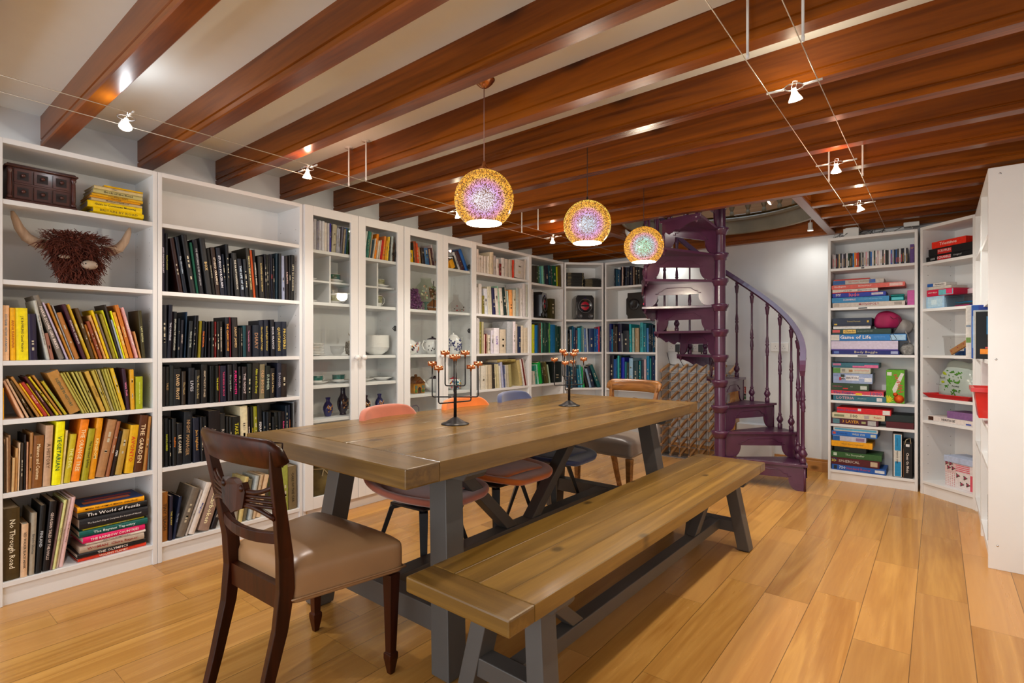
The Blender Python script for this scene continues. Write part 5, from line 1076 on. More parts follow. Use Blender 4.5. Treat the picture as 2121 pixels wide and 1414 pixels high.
def teapot(label, x, z0, r, h, body, lidm, deco, side=1, spout=True, group='teapots in the second glass cabinet', flip=False, writing=None, handle=True):
    root = thing('teapot', label, 'teapot', place('G2', x, .12, z0), group); s = side
    MB().lathe([(r*.6, 0), (r*.62, .006), (r*.9, h*.18), (r, h*.42), (r*.9, h*.68), (r*.58, h*.82), (r*.55, h*.84), (1e-4, h*.84)], 32).build('body', body, root)
    MB().lathe([(r*.6, h*.80), (r*.56, h*.86), (r*.3, h*.92), (r*.12, h*.94), (r*.10, h*.965), (r*.16, h*.985), (r*.10, h), (1e-4, h)], 24).build('lid', lidm, root)
    if spout: MB().tube([(s*r*.8, 0, h*.25), (s*r*1.15, 0, h*.36), (s*r*1.35, 0, h*.58), (s*r*1.55, 0, h*.78)], [.020, .015, .010, .008], 10).build('spout', body, root)
    if handle: MB().tube([(-s*r*.75, 0, h*.68), (-s*r*1.2, 0, h*.74), (-s*r*1.45, 0, h*.52), (-s*r*1.25, 0, h*.27), (-s*r*.85, 0, h*.2)], .006, 8).build('handle', body, root)
    if deco:
        b = MB(); rr = random.Random(int(x*1000)); n, size, mats = deco
        for i in range(n):
            a = -PI/2+rr.uniform(-1.25, 1.25); zf = rr.uniform(.15, .7); k = [.6, .9, 1, .9][0] if 0 else math.sqrt(max(.3, 1-((zf-.42)/.62)**2)); b.sphere((r*k*1.0*math.cos(a), r*k*1.0*math.sin(a), zf*h), size, 9, 6, i % len(mats), sq=(1, .35, 1))
        b.build('painted_decoration', mats, root)
    if writing: b = MB(); b.text(writing, Matrix(((1, 0, 0, r*.25), (0, 0, -1, -r*1.03), (0, 1, 0, h*.42), (0, 0, 0, 1))), r*1.3, h*.4, 0); b.build('lettering', BLACK, root)
DOTS = [pmat('dot_orange', '#c87820', .3), pmat('dot_black', '#181414', .3), pmat('dot_mauve', '#a07090', .3)]
teapot('white teapot with coloured dots at the left edge of the second cabinet', .168, 1.054, .072, .125, CHINA, CHINA, (26, .0075, DOTS))
teapot('white teapot with a black lid on the middle shelf', .415, 1.054, .078, .145, CHINA, BLK, (10, .006, [BLK]), side=1)
NAVYF = pmat('navy_flower_print', '#28306a', .3)
teapot('white teapot printed with navy blue flowers behind the right door', .655, 1.054, .072, .178, CHINA, CHINA, (44, .0075, [NAVYF]), side=1)
teapot('white teapot lettered in black on the fourth shelf', .440, .744, .080, .130, CHINA, BLK, None, side=-1, writing='MRS')
CDOT = [pmat('dot_red', '#b02028', .3), pmat('dot_blue', '#2060a0', .3), pmat('dot_yellow', '#d8a020', .3), pmat('dot_teal', '#208080', .3)]
teapot('white teapot with bright coloured spots and a red knob', .660, .744, .062, .112, CHINA, pmat('spot_pot_lid_red', '#b0303c', .2), (40, .0085, CDOT), side=-1)
def cottage():
    root = thing('cottage_jar', 'painted pottery jar shaped like a thatched cottage', 'jar', place('G2', .235, .12, .744)); W_ = pmat('cottage_wall', '#b07828', .35, var=.35, scale=30); RF = pmat('cottage_thatch', '#6a4018', .5, var=.4, scale=50, bump=.4)
    MB().box((-.058, -.045, 0), (.058, .045, .085), ch=.006).build('wall', W_, root)
    b = MB(); b.prism([(-.064, .078), (0, .132), (.064, .078)], -.05, .05, 'Y'); b.prism([(-.036, .088), (0, .118), (.036, .088)], -.062, -.045, 'Y'); b.build('roof', RF, root)
    MB().lathe([(.012, .12), (.010, .135), (.014, .142), (.008, .15), (1e-4, .151)], 12).build('chimney_knob', RF, root)
    MB().prism([(-.014, .004), (-.014, .04), (0, .052), (.014, .04), (.014, .004)], -.050, -.044, 'Y').build('door', pmat('cottage_door', '#3c2010', .5), root)
    for s in (-1, 1):
        b = MB(); b.box((s*.036-.011, -.049, .038), (s*.036+.011, -.044, .062)); b.sphere((s*.036, -.048, .020), .014, 8, 6, 1, sq=(1.1, .5, 1)); b.build('window_box', [pmat('cottage_window', '#5a7468', .3), pmat('cottage_shrub', '#4a7028', .6, var=.4, scale=60)], root)
cottage()
root = thing('lantern', 'small mauve metal lantern behind the table edge', 'lantern', place('G2', .235, .13, .431)); LV = pmat('mauve_metal', '#8a8098', .5); MB().lathe([(.045, 0), (.045, .01), (.038, .014), (.038, .12), (.045, .125), (.02, .155), (.01, .16), (1e-4, .16)], 8, smooth=False).build('body', LV, root); MB().tube([(-.04, 0, .125), (-.042, 0, .19), (-.02, 0, .212), (.02, 0, .212), (.042, 0, .19), (.04, 0, .125)], .004, 6).build('handle', LV, root)
# ================= speakers, discs in the far left corner =================
RED = pmat('speaker_red_cone', '#b0102c', .35); DKB = pmat('gloss_black_plastic', (.010, .010, .012), .18, coat=.4); RIM = pmat('speaker_rim', '#6a6a6e', .3, .6)
def speaker(u, x, z, label, w_=.20, h=.265, rz=0, cone=RED, v=.03, cd=0):
    root = thing('hifi_speaker', label, 'speaker', place(u, x, v, z, rz), 'black hi-fi speakers in the far corner bookcases')
    pts = [(-w_/2, .02), (-w_/2+.01, 0), (w_/2-.01, 0), (w_/2, .02), (w_/2, h-.03), (w_/2-.02, h), (-w_/2+.02, h), (-w_/2, h-.03)]
    MB().prism(pts, .012, .19, 'Y').build('cabinet', DKB, root); MB().prism([(a*.9, .03+b_*.88) for a, b_ in pts], 0, .013, 'Y').build('front_baffle', DKB, root)
    Mc = Matrix.Translation((0, 0, h*.56)) @ Matrix.Rotation(PI/2, 4, 'X')
    MB().lathe([(.076, 0), (.078, .010), (.072, .013), (.070, .006)], 32, M=Mc, caps=False).build('woofer_ring', RIM, root)
    b = MB(); b.lathe([(.070, .006), (.056, .002), (.046, -.002)], 32, M=Mc, caps=False); b.lathe([(.046, .0), (.030, .004), (.018, .006)], 32, M=Mc, caps=False, mi=1); b.lathe([(.018, .006), (.012, .012), (1e-4, .014)], 20, M=Mc, caps=False, mi=2); b.box((-.046, -.0145, h*.56-.006), (.046, -.006, h*.56+.006), 0); b.build('woofer', [DKB, cone, RIM], root)
    for s in (-1, 1): MB().lathe([(.024, 0), (.025, .006), (.021, .008), (.020, .001), (1e-4, 0)], 20, M=Matrix.Translation((s*.058, 0, .038)) @ Matrix.Rotation(PI/2, 4, 'X')).build('port_ring', RIM, root)
    MB().lathe([(.012, 0), (.010, .005), (1e-4, .006)], 14, M=Matrix.Translation((0, -.001, h-.035)) @ Matrix.Rotation(PI/2, 4, 'X')).build('tweeter', BLU, root)
speaker('U6', .285, 1.4035, 'black speaker with red cone in the bookcase of green books', .22, .265, R(20))
speaker('U7', .236, 1.405, 'black speaker with red cone in the diagonal corner bookcase', .20, .265)
root_ = None
def stereo():
    root = thing('hifi_unit', 'black hi-fi unit with dial and red display behind the stairs', 'hi-fi', place('U8', .37, .03, 1.406), None)
    MB().prism([(-.12, .0), (-.12, .03), (-.135, .05), (-.135, .21), (-.12, .23), (-.12, .275), (.12, .275), (.12, .23), (.135, .21), (.135, .05), (.12, .03), (.12, 0)], .012, .20, 'Y').build('cabinet', DKB, root)
    for r_, x, z in ((.06, -.045, .15), (.022, .075, .215), (.022, .075, .08)): MB().lathe([(r_, 0), (r_, .012), (r_*.9, .016), (r_*.55, .010), (1e-4, .010)], 28, M=Matrix.Translation((x, .012, z)) @ Matrix.Rotation(PI/2, 4, 'X')).build('dial', RIM if r_ < .03 else DKB, root)
    MB().box((.062, .004, .140), (.095, .012, .158)).build('display', pmat('red_display', '#d81030', .3, emis=(1, .03, .08), es=.6), root)
stereo()
def plainbox(name, label, cat, M, dims, mats, group=None, ch=.0015, texts=()):
    b = MB(); b.box((0, 0, 0), dims, ch=ch); 
    for t in texts: b.text(*t)
    o = b.build(name, mats); o.matrix_world = M; return tag(o, label, cat, group)
DV = pmat('disc_case_black', '#1c1e1e', .3); DT = pmat('disc_case_print', '#b0a070', .4)
for i in range(10):
    rr = random.Random(i); b = MB(); b.box((0, 0, 0), (.190, .135, .0145), ch=.001); b.box((.175, -.0004, .004), (.184, 0, .011), 1); b.box((.012, -.0004, .006), (.05, 0, .009), 1); o = b.build('dvd_case', [DV, DT]); o.matrix_world = place('U7', .025+rr.uniform(-.002, .004)-(0 if i < 5 else -.004), .02, 1.7595+i*.0152); tag(o, 'black disc case in the taller left pile, %s from the bottom' % ORD[i], 'disc case', 'black disc cases in the left pile of the corner unit')
for i in range(6):
    rr = random.Random(i+50); b = MB(); b.box((0, 0, 0), (.185, .135, .0135), ch=.001); b.box((.012, -.0004, .005), (.09, 0, .008), 1); o = b.build('dvd_case', [DV, DT]); o.matrix_world = place('U7', .224+rr.uniform(-.002, .003), .02, 1.7595+i*.0142); tag(o, 'black disc case in the lower right pile, %s from the bottom' % ORD[i], 'disc case', 'black disc cases in the right pile of the corner unit')
b = MB(); b.tube([(0, 0, 0), (.05, 0, .006), (.10, 0, .012), (.17, 0, .008)], 0, flat=(.12, .006)); o = b.build('plastic_sleeve', pmat('clear_sleeve', '#a8a8a8', .2)); o.matrix_world = place('U7', .232, .10, 1.849); tag(o, 'crumpled clear plastic sleeve lying on the right disc pile', 'sleeve')
# ================= discs and board games in the right-hand bookcases =================
CDC = ['8a8488', 'b8b4b8', '1c1824', '241c30', 'a89878', '3c4450', 'a0a0b0', '302c40', '383440', 'd0d0d4', '0c3c2c', '14161c', '101014', '1870b0', 'c88020', 'c03c18', 'a02814', '282828', '909090', '484848', 'b0b4b8', 'c0909c', 'c8c8cc', '404858', '2c68b0', 'b8b8b8', '3c5048', 'd8d8dc', 'a89098', 'd0ccc8', 'c8c8d0', '3c3c44', 'd8d8d8', '1c1c20', '303030', 'c0c0c8', '3058a0', 'a0a4b0', '202838', '1c4c88', '48484c', 'c0c4c8', '24202c', '181c30', 'c8ccd0', '3c3c44']
x = .030
for i, c in enumerate(CDC):
    wd = .0105 if i % 5 else .013; rr = random.Random(i*3)
    if x+wd > .548: break
    b = MB(); b.box((0, 0, 0), (wd-.0007, .125, .118+rr.uniform(-.003, .006)), 0, ch=.0008); b.box((wd*.3, -.0004, .015), (wd*.62, 0, .015+rr.uniform(.03, .08)), 1)
    o = b.build('cd_case', [hexmat(c), inkmat(rr.choice(['d0d0d0', '181818', 'a08040', 'b03030']))]); o.matrix_world = place('U9', x, .02+rr.uniform(0, .006), 1.7645)
    tag(o, '%s compact disc case, %s from the left on the top shelf' % (cname(c), ORD[i]), 'cd case', 'compact discs in a row above the board games'); x += wd
plainbox('cd_box', 'purple and yellow boxed set at the right end of the disc row', 'box', place('U9', .551, .02, 1.7645), (.026, .12, .145), [hexmat('4c3470'), hexmat('c08828')], texts=(('S7', Matrix(((1, 0, 0, .013), (0, 0, -1, -.001), (0, 1, 0, .115), (0, 0, 0, 1))), .018, .03, 1),))
def game(u, u0, u1, z0, z1, col, label, words=(), v=.012, d=.232, side=None, yaw=0, group='board games stacked in the right-hand bookcases', patch=(), lid=True, name='board_game', cat='board game', M=None):
    """words: (text, frac centre, frac width, height frac, ink hex); patch: (x0,x1,z0,z1 fractions, hex)"""
    u0 = max(u0, .0215); u1 = min(u1, UN[u][3]-.0215); L = u1-u0; h = z1-z0-.0008; b = MB(); mats = [hexmat(col)]
    if lid: b.box((.0012, .0012, 0), (L-.0012, d-.0012, h*.9), 0, ch=.0008); b.box((0, 0, h*.14), (L, d, h), 0, ch=.0012)
    else: b.box((0, 0, 0), (L, d, h), 0, ch=.0012)
    for x0, x1, q0, q1, c in patch:
        m = hexmat(c)
        if m not in mats: mats.append(m)
        b.box((x0*L, -.0005-.00015*patch.index((x0, x1, q0, q1, c)), q0*h), (x1*L, 0, q1*h), mats.index(m))
    for t, cx, fw, fh, c in words:
        m = inkmat(c)
        if m not in mats: mats.append(m)
        b.text(t, Matrix(((1, 0, 0, cx*L), (0, 0, -1, -.0020), (0, 1, 0, h*.56), (0, 0, 0, 1))), fw*L, fh*h, mats.index(m))
    o = b.build(name, mats); o.matrix_world = M or (UM(u) @ Matrix.Translation((u0+L/2, v, z0)) @ Matrix.Rotation(R(yaw), 4, 'Z') @ Matrix.Translation((-L/2, 0, 0)))
    return tag(o, label, cat, group)
G = game
G('U9', .032, .520, 1.4385, 1.477, 'b0a8a0', 'silvery white property-game box at the bottom of the upper pile', (('MONOPOLY', .52, .28, .6, '902838'),), patch=((.02, .10, .15, .85, '9c948c'), (.86, .96, .2, .8, '888078')))
G('U9', .026, .419, 1.4775, 1.521, '2c78a8', 'bright blue word-game box second from the bottom of the upper pile', (('SCRABBLE', .32, .22, .5, 'd8c8d0'), ('two word games that spell hours of fun', .68, .40, .35, '90b8d0')), v=.02)
G('U9', .031, .398, 1.5215, 1.557, '182c90', 'royal blue ludo box in the upper pile', (('ludo', .42, .20, .95, 'c85060'), ('MY', .12, .10, .6, 'd8d0d8')), patch=((.74, .95, .3, .8, 'a8a0a8'),))
G('U9', .030, .345, 1.5575, 1.588, 'c0b8b0', 'thin white game box with a red base edge in the upper pile', (('pick up pairs', .35, .2, .4, '303030'), ('Mapominoes', .72, .3, .5, '306080')), patch=((0, 1, 0, .25, 'b01c20'),), v=.015)
G('U9', .026, .520, 1.5885, 1.625, 'c05850', 'long salmon red property-game box lying across the upper pile', (('MONOPOLY', .47, .18, .5, 'e8d0cc'), ('Waddingtons', .12, .17, .4, 'e8e0dc')), patch=((.80, .97, .2, .85, 'c8a8a4'),))
G('U9', .035, .385, 1.6255, 1.662, 'a8a4a0', 'white and blue game box second from the top of the upper pile', (('ELECTRONIC', .42, .2, .45, 'c04818'), ('WORDSEARCH', .65, .22, .45, '907830')), patch=((0, .25, .05, .95, '24508c'), (.72, .84, .1, .9, '3458a0')))
G('U9', .040, .290, 1.6625, 1.674, 'b02c28', 'thin red box on the very top of the upper pile', v=.03, d=.2, lid=False)
def tin():
    root = thing('tin', 'turquoise tin with rounded corners right of the board-game pile', 'tin', place('U9', .470, .05, 1.478)); m = pmat('turquoise_tin', '#0c8c8c', .2, .3, coat=.5)
    bevel(MB().box((-.045, -.0, 0), (.045, .08, .036)).build('body', m, root), .008, 3); bevel(MB().box((-.046, -.001, .037), (.046, .081, .052)).build('lid', m, root), .008, 3)
tin()
plainbox('gift_box', 'pink and white patterned box at the right end of the second shelf', 'box', place('U9', .534, .03, 1.4385), (.044, .15, .115), [hexmat('a84888'), hexmat('b8b0b8')], texts=())
G('U9', .028, .484, 1.0505, 1.083, '18247c', 'thin dark blue game box at the bottom of the middle pile', (('Body Boggle', .52, .36, .75, 'a8a090'),), patch=((.03, .11, .25, .85, '5068a0'), (.88, .98, .2, .9, '8890b0')))
G('U9', .018, .476, 1.0835, 1.162, 'b0a8bc', 'white game box with purple lid lines in the middle pile', patch=((0, 1, 0, .13, '3c3080'),))
G('U9', .018, .529, 1.1625, 1.216, '2068a8', 'bright blue box with big white title letters in the middle pile', (('Game of Life', .34, .42, .8, 'd8d0c8'), ('spin and shuttle for all the family', .66, .15, .25, '90b8d8')), patch=((0, .12, .05, .95, 'b0aca4'), (.80, .99, .1, .9, '88a8c0')), v=.005)
G('U9', .028, .431, 1.2165, 1.260, '24443c', 'dark green detective game box in the middle pile', (('Cluedo', .31, .18, .75, '201808'), ('THE GREAT DETECTIVE GAME', .57, .26, .35, 'b0b0a0')), patch=((.01, .14, .35, .85, 'b04848'), (.20, .42, .15, .85, 'c0a050')))
plainbox('game_box', 'plain white tray under the navy trivia box in the middle pile', 'box', place('U9', .034, .03, 1.2605), (.262, .2, .024), [hexmat('c8c8c8')])
G('U9', .030, .305, 1.285, 1.350, '20304c', 'navy blue trivia box on top of the middle pile', (('Trivial Pursuit', .55, .34, .5, 'a89850'),), patch=((.05, .13, .12, .30, 'b09030'), (.88, .93, .4, .65, 'b09030')))
def lump(name, label, cat, M, sx, sy, sz, mat, seed, amp=.12, n=18, cinch=True, flatb=True):
    rr = random.Random(seed); b = MB(); vs = []; rings = 12
    ph = [rr.uniform(0, 6.28) for _ in range(8)]
    for i in range(rings+1):
        t = i/rings; th = PI*t
        for k in range(n):
            a = 2*PI*k/n; r = 1+amp*math.sin(3*a+ph[0]+t*2)+amp*.7*math.sin(5*a+ph[1]-t*5)+amp*.6*math.sin(9*t+ph[2]+a)
            z = -math.cos(th); z = max(z, -.72) if flatb else z
            vs.append((sx*math.sin(th)*math.cos(a)*r, sy*math.sin(th)*math.sin(a)*r, sz*(z+(.72 if flatb else 1))))
    fs = [[i*n+k, i*n+(k+1) % n, (i+1)*n+(k+1) % n, (i+1)*n+k] for i in range(rings) for k in range(n)]
    root = thing(name, label, cat, M); b.add(vs, fs, 0, True); subsurf(b.build('bag_body', mat, root), 1)
    return root
r1 = lump('drawstring_bag', 'crumpled magenta drawstring bag on the middle game pile', 'bag', place('U9', .395, .12, 1.2625), .092, .09, .082, pmat('magenta_cloth', '#9c1450', .7, var=.2, scale=12, bump=.5), 3)
MB().tube([(.03, -.09, .09), (.05, -.11, .07), (.085, -.115, .08), (.09, -.115, .03), (.07, -.115, -.01), (.05, -.116, -.05), (.075, -.116, -.09), (.045, -.116, -.10), (.03, -.116, -.06), (.055, -.116, -.03)], .002, 5).build('drawstring', BLACK, r1)
r2 = lump('cloth_bag', 'grey linen bag slumped beside the magenta one', 'bag', place('U9', .500, .16, 1.2170), .068, .07, .068, pmat('grey_linen', '#9c9894', .8, var=.08, bump=.4), 6)
MB().tube([(.02, -.07, .02), (.035, -.085, -.03), (.05, -.10, -.07)], .006, 6).build('tie', pmat('grey_linen', '#9c9894'), r2)
lump('plastic_bag', 'clear plastic bag of small grey pieces on the third shelf', 'bag', place('U9', .530, .10, 1.051), .042, .07, .055, pmat('grey_bagged_pieces', '#8a8884', .25, var=.4, scale=60, bump=.5), 8, .2)
G('U9', .036, .399, .6685, .712, '285c6c', 'teal game box with pink letters at the bottom of the lower pile', (('LOTERIA', .24, .34, .7, 'b89098'), ('54 cartones', .56, .16, .3, 'a0b0b0')), patch=((.83, .93, .15, .8, 'b8b8b8'),))
G('U9', .017, .384, .7125, .752, 'b83848', 'red and white jigsaw box marked 1000', (('The Puzzle', .24, .40, .6, '40407c'), ('1000', .86, .22, .7, '484880')), patch=((0, 1, .05, .3, 'c8b8b8'), (.48, .60, .15, .6, 'c8a820')))
G('U9', .019, .285, .7525, .812, '3c5438', 'olive green game box with a magenta title in the lower pile', (('GUESS WHO?', .17, .26, .5, 'c03068'), ('C E', .55, .06, .2, 'a0b0a0')), patch=((.78, .95, .2, .7, 'a8b0a8'), (.32, .46, .2, .35, 'b03028')))
G('U9', .036, .310, .8125, .894, '8494b4', 'pale blue box with a white oval BRITISH badge in the lower pile', (('BRITISH', .50, .30, .35, '303040'), ('MADE IN BRITAIN', .5, .6, .14, 'd8d8e0')), patch=((.33, .66, .3, .8, 'c8c8cc'), (.20, .30, .4, .9, '404840'), (.16, .22, .3, .6, 'a02830'), (.02, .14, .72, .9, '7080a8'), (.80, .98, .2, .6, 'c0c4c8')))
G('U9', .036, .297, .8945, .940, 'a8a89c', 'white and green box lettered in orange, second from the top', (('SOGGY NOODLE', .77, .38, .7, 'c04018'),), patch=((0, .2, .05, .95, '508040'), (.24, .33, .3, .8, '787870'), (.43, .53, .3, .7, '8c6840')))
G('U9', .028, .352, .9405, .982, '2c5c6c', 'teal and pink striped box on top of the lower pile', (), patch=((.02, .2, .45, .85, 'b06888'), (.45, .99, .05, .42, 'b85880'), (.70, .99, .42, .62, 'b85880')))
def hippo():
    root = thing('board_game', 'upright lime green game box with red sideways lettering', 'board game', place('U9', .399, .02, .6685, R(-3)))
    m = [hexmat('4c8c10'), hexmat('5c6054'), hexmat('b8b8b0'), inkmat('b02818'), hexmat('c85010'), hexmat('c0b010'), hexmat('3c6c10'), inkmat('2c6890')]
    b = MB(); b.box((0, 0, 0), (.118, .20, .262), 0, ch=.0015); b.box((.1185, .002, .002), (.119, .198, .26), 1)
    b.box((.006, -.0006, .218), (.036, 0, .245), 2)
    b.prism([(.048, .080), (.060, .080), (.116, .235), (.095, .240), (.040, .110)], -.0006, 0, 'Y', 2)
    b.text('Hippos', Matrix(((-.30, -.954, 0, .080), (0, 0, -1, -.0014), (.954, -.30, 0, .160), (0, 0, 0, 1))) , .150, .042, 3)
    b.lathe([(.034, 0), (.001, .0008)], 20, M=Matrix.Translation((.083, -.0002, .035)) @ Matrix.Rotation(PI/2, 4, 'X'), mi=4)
    b.lathe([(.016, 0), (.001, .0008)], 14, M=Matrix.Translation((.060, -.0010, .070)) @ Matrix.Rotation(PI/2, 4, 'X'), mi=4)
    for k in range(8): a = R(20+k*18); b.prism([(.01, .004), (.014, .002), (.014+.038*math.cos(a), .004+.055*math.sin(a)), (.008+.036*math.cos(a), .006+.055*math.sin(a))], -.0006, 0, 'Y', 5)
    b.build('box_body', m, root)
hippo()
# half shelf items
G('U9', .024, .349, .4725, .520, '581c34', 'maroon three-layer puzzle box at the bottom of the fifth-shelf pile', (('3 LAYER', .42, .36, .5, 'c08c18'),), patch=((.03, .18, .12, .9, '487078'), (.78, .95, .1, .9, '989898'), (.65, .74, .3, .7, '909060')))
G('U9', .028, .392, .5205, .566, 'bcb498', 'cream hundred-piece puzzle box on the fifth shelf', (('100', .43, .13, .55, '282018'), ('Puzzle', .87, .14, .3, 'b02818')), patch=((.04, .24, .3, .7, '707858'), (.62, .71, .2, .8, '989090')), yaw=-1)
G('U9', .063, .432, .5665, .612, 'b81820', 'red snakes and ladders box on top of the fifth-shelf pile', (('Snakes & Ladders', .20, .38, .5, '384890'),), patch=((.85, .98, .1, .85, 'c0c0bc'), (.40, .46, .5, .95, 'b8b8b8')), yaw=-1)
G('U9', .398, .575, .4725, .522, '5c1420', 'dark red box at the right of the fifth shelf', v=.02, name='game_box', cat='box')
G('U9', .398, .575, .5225, .578, '1c2c2c', 'dark green-black box on the dark red one', v=.02, name='game_box', cat='box')
G('U9', .027, .400, .0905, .135, '1c4c94', 'blue 750-piece puzzle box at the bottom of the lowest pile', (('750', .20, .12, .7, 'c8ccd4'), ('Standard Bearer', .50, .45, .5, 'a03850')), patch=((.04, .10, .15, .85, '283440'), (.80, .97, .25, .75, 'b8c0c8')))
G('U9', .023, .356, .1355, .195, '601c24', 'maroon spherical jigsaw box in the lowest pile', (('SPHERICAL', .38, .44, .38, 'b0a8a0'), ('3D', .06, .10, .45, 'd0c020')), patch=((.02, .12, .4, .85, '283068'), (.82, .96, .2, .85, 'a89880')))
G('U9', .020, .371, .1955, .243, '3c6c38', 'mid green puzzle box third from the bottom of the lowest pile', (('The Storyteller', .48, .38, .5, 'a8b8a0'),), patch=((.05, .12, .3, .8, 'a8b8a8'),))
G('U9', .045, .267, .2435, .285, '10241c', 'small very dark green puzzle box in the lowest pile', (('puzzle', .4, .5, .25, '606828'),))
G('U9', .024, .310, .2855, .333, 'cc9010', 'yellow cathedral puzzle box in the lowest pile', (('Notre Dame Cathedral', .52, .52, .38, '806020'),))
G('U9', .033, .267, .3335, .375, 'a8a8b4', 'white and blue small puzzle box under the bright blue one', (), patch=((0, .22, .05, .95, '1c508c'), (.70, .95, .2, .8, '786080')))
G('U9', .026, .341, .3755, .414, '2060b0', 'bright blue puzzle box near the top of the lowest pile', (('puzzle by', .24, .3, .4, '103070'), ('WILD EYE', .60, .28, .5, 'b8c0a8')), patch=((.86, .97, .2, .8, 'a8b0a8'), (.02, .09, .3, .8, 'b04030')), yaw=-1)
G('U9', .038, .345, .4145, .448, 'b0b4b4', 'white box with a pale blue stripe on the lowest pile', (), patch=((.03, .97, .3, .75, '4890b0'),))
def upright(label, x0, x1, z1, col, words, patch, stringed=False):
    root = thing('board_game', label, 'board game', place('U9', x0, .02, .0905), 'upright boxes on the bottom game shelf'); w_ = x1-x0; h = z1-.0905; mats = [hexmat(col)]; b = MB(); b.box((0, 0, 0), (w_, .22, h), 0, ch=.0015)
    for a0_, a1_, q0, q1, c in patch:
        mm = hexmat(c); mats.append(mm); b.box((a0_*w_, -.0004-.0002*len(mats), q0*h), (a1_*w_, 0, q1*h), len(mats)-1)
    for t, cz, L_, wd, c in words: mm = inkmat(c); mats.append(mm); b.text(t, Matrix(((0, 1, 0, w_/2), (0, 0, -1, -.0022), (-1, 0, 0, cz*h), (0, 0, 0, 1))), L_*h, wd*w_, len(mats)-1)
    b.build('box_body', mats, root); return root
upright('tall upright bright blue and white game box on the bottom shelf', .440, .502, .436, '38302c', (('PASSOUT GAME', .45, .28, .5, '202020'), ('a party game for all', .8, .2, .25, '104060')), ((.12, .95, .01, .97, 'b8b8b4'), (.24, .88, .02, .96, '1878a8'), (.2, .85, .35, .60, 'b0b0a8')))
r3 = upright('tall upright black chess and card compendium with a string handle', .507, .566, .375, '16100e', (('Chess Go Moku', .42, .55, .42, 'd0c8c0'),), ((.0, .08, 0, .8, '6c4420'), (.3, .7, .86, .93, 'c8c8c8')))
MB().tube([(.01, -.002, .26), (.02, -.012, .30), (.045, -.012, .315), (.05, -.004, .27)], .003, 6).build('string_handle', pmat('string', '#b0a890', .8), r3)
# corner bookcase contents
G('U10', .030, .400, 1.7495, 1.788, '121012', 'thin black word-game box lying lowest on the top corner shelf', (('SCRABBLE', .40, .30, .7, 'd8c8c8'), ('Original', .68, .18, .4, 'a0a0a0')), patch=((.26, .54, .12, .9, 'b01c24'), (.10, .20, .3, .65, '808080')), v=.02, d=.18)
G('U10', .050, .395, 1.7885, 1.843, '1c1a1c', 'thicker black game box with a red label, under the bright red one', (('SCRUPLES', .38, .30, .6, 'd8c8c8'),), patch=((.22, .54, .15, .8, 'b02018'),), v=.02, d=.18)
G('U10', .077, .343, 1.8435, 1.893, 'cc2814', 'bright red game box on top of the two black boxes', (('Triominos', .5, .5, .55, 'e0d8d0'),), v=.02, d=.18)
G('U10', .030, .180, 1.4015, 1.490, '88a8c0', 'pale icy blue patterned box on the second corner shelf', patch=((.1, .9, .1, .9, '98b4c4'), (.3, .6, .3, .7, 'b0c4cc')), v=.02, d=.16, name='gift_box', cat='box')
G('U10', .030, .245, 1.4905, 1.540, 'a81838', 'magenta-red kids game box tipped upside down', (('KIRBY HELLO', .24, .34, .6, 'd8c8c8'),), patch=((.46, .99, .1, .9, '5898a0'), (.74, .96, .2, .9, 'b83058')), v=.025, d=.13)
G('U10', .040, .225, 1.5405, 1.562, 'a8a49c', 'plain off-white box on the magenta game box', v=.03, d=.13, name='game_box', cat='box')
G('U10', .030, .184, 1.5625, 1.588, 'b8b4b0', 'small white card box with a blue end, on top of the pile', (('Newmarket', .68, .5, .5, '303030'),), patch=((0, .32, .05, .95, '1c4c90'),), v=.03, d=.09)
def tub(label, M, w_, d, h, tint, inner, lidm=None, name='plastic_tub'):
    root = thing(name, label, 'storage tub', M); g = glassmat(tint[0], tint[1], .12, .08); t = 1.06
    b = MB(); B0 = [(-w_/2, -d/2), (w_/2, -d/2), (w_/2, d/2), (-w_/2, d/2)]; vs = [(x, y, 0.001) for x, y in B0]+[(x*t, y*t, h) for x, y in B0]; b.add(vs, [(0, 3, 2, 1), (0, 1, 5, 4), (1, 2, 6, 5), (2, 3, 7, 6), (3, 0, 4, 7)]); b.build('body', g, root)
    bevel(MB().box((-w_/2*t-.006, -d/2*t-.006, h), (w_/2*t+.006, d/2*t+.006, h+.012)).build('lid', lidm or g, root), .003)
    return root
tub_a = tub('clear pencil box full of coloured pens on the second corner shelf', place('U10', .292, .10, 1.402), .20, .14, .072, ('pencil_box_clear', (.80, .80, .80)), None)
PC = ['c03870', '20804c', '283898', '282828', 'b89820', '187898', '604020', 'a02020', '283898', 'b0a020']
for i, c in enumerate(PC):
    rr = random.Random(i+7); o = MB().tube([(0, 0, 0), (.12, 0, 0), (.128, 0, 0)], [.0042, .0042, .001], 8).build('pen', hexmat(c)); o.matrix_world = place('U10', .215+rr.uniform(0, .02), .065+(i % 5)*.014, 1.410+(i//5)*.022+(i % 5)*.002, R(rr.uniform(-12, 12))); tag(o, '%s pen inside the clear pencil box, %s from the front' % (cname(c), ['lower layer', 'upper layer'][i//5]+' '+ORD[i % 5]), 'pen', 'pens in the clear pencil box')
root = thing('tape_roll', 'pale pink roll standing on the clear pencil box', 'roll', place('U10', .345, .09, 1.4875)); MB().lathe([(.038, 0), (.04, .002), (.04, .034), (.038, .036), (.026, .036), (.026, 0)], 28).build('roll_body', pmat('pale_pink_roll', '#b8a0a8', .5), root)
tb = tub('clear lidded tub of wooden toy track on the third corner shelf', place('U10', .285, .12, 1.053), .21, .19, .130, ('tub_clear', (.86, .84, .82)), None)
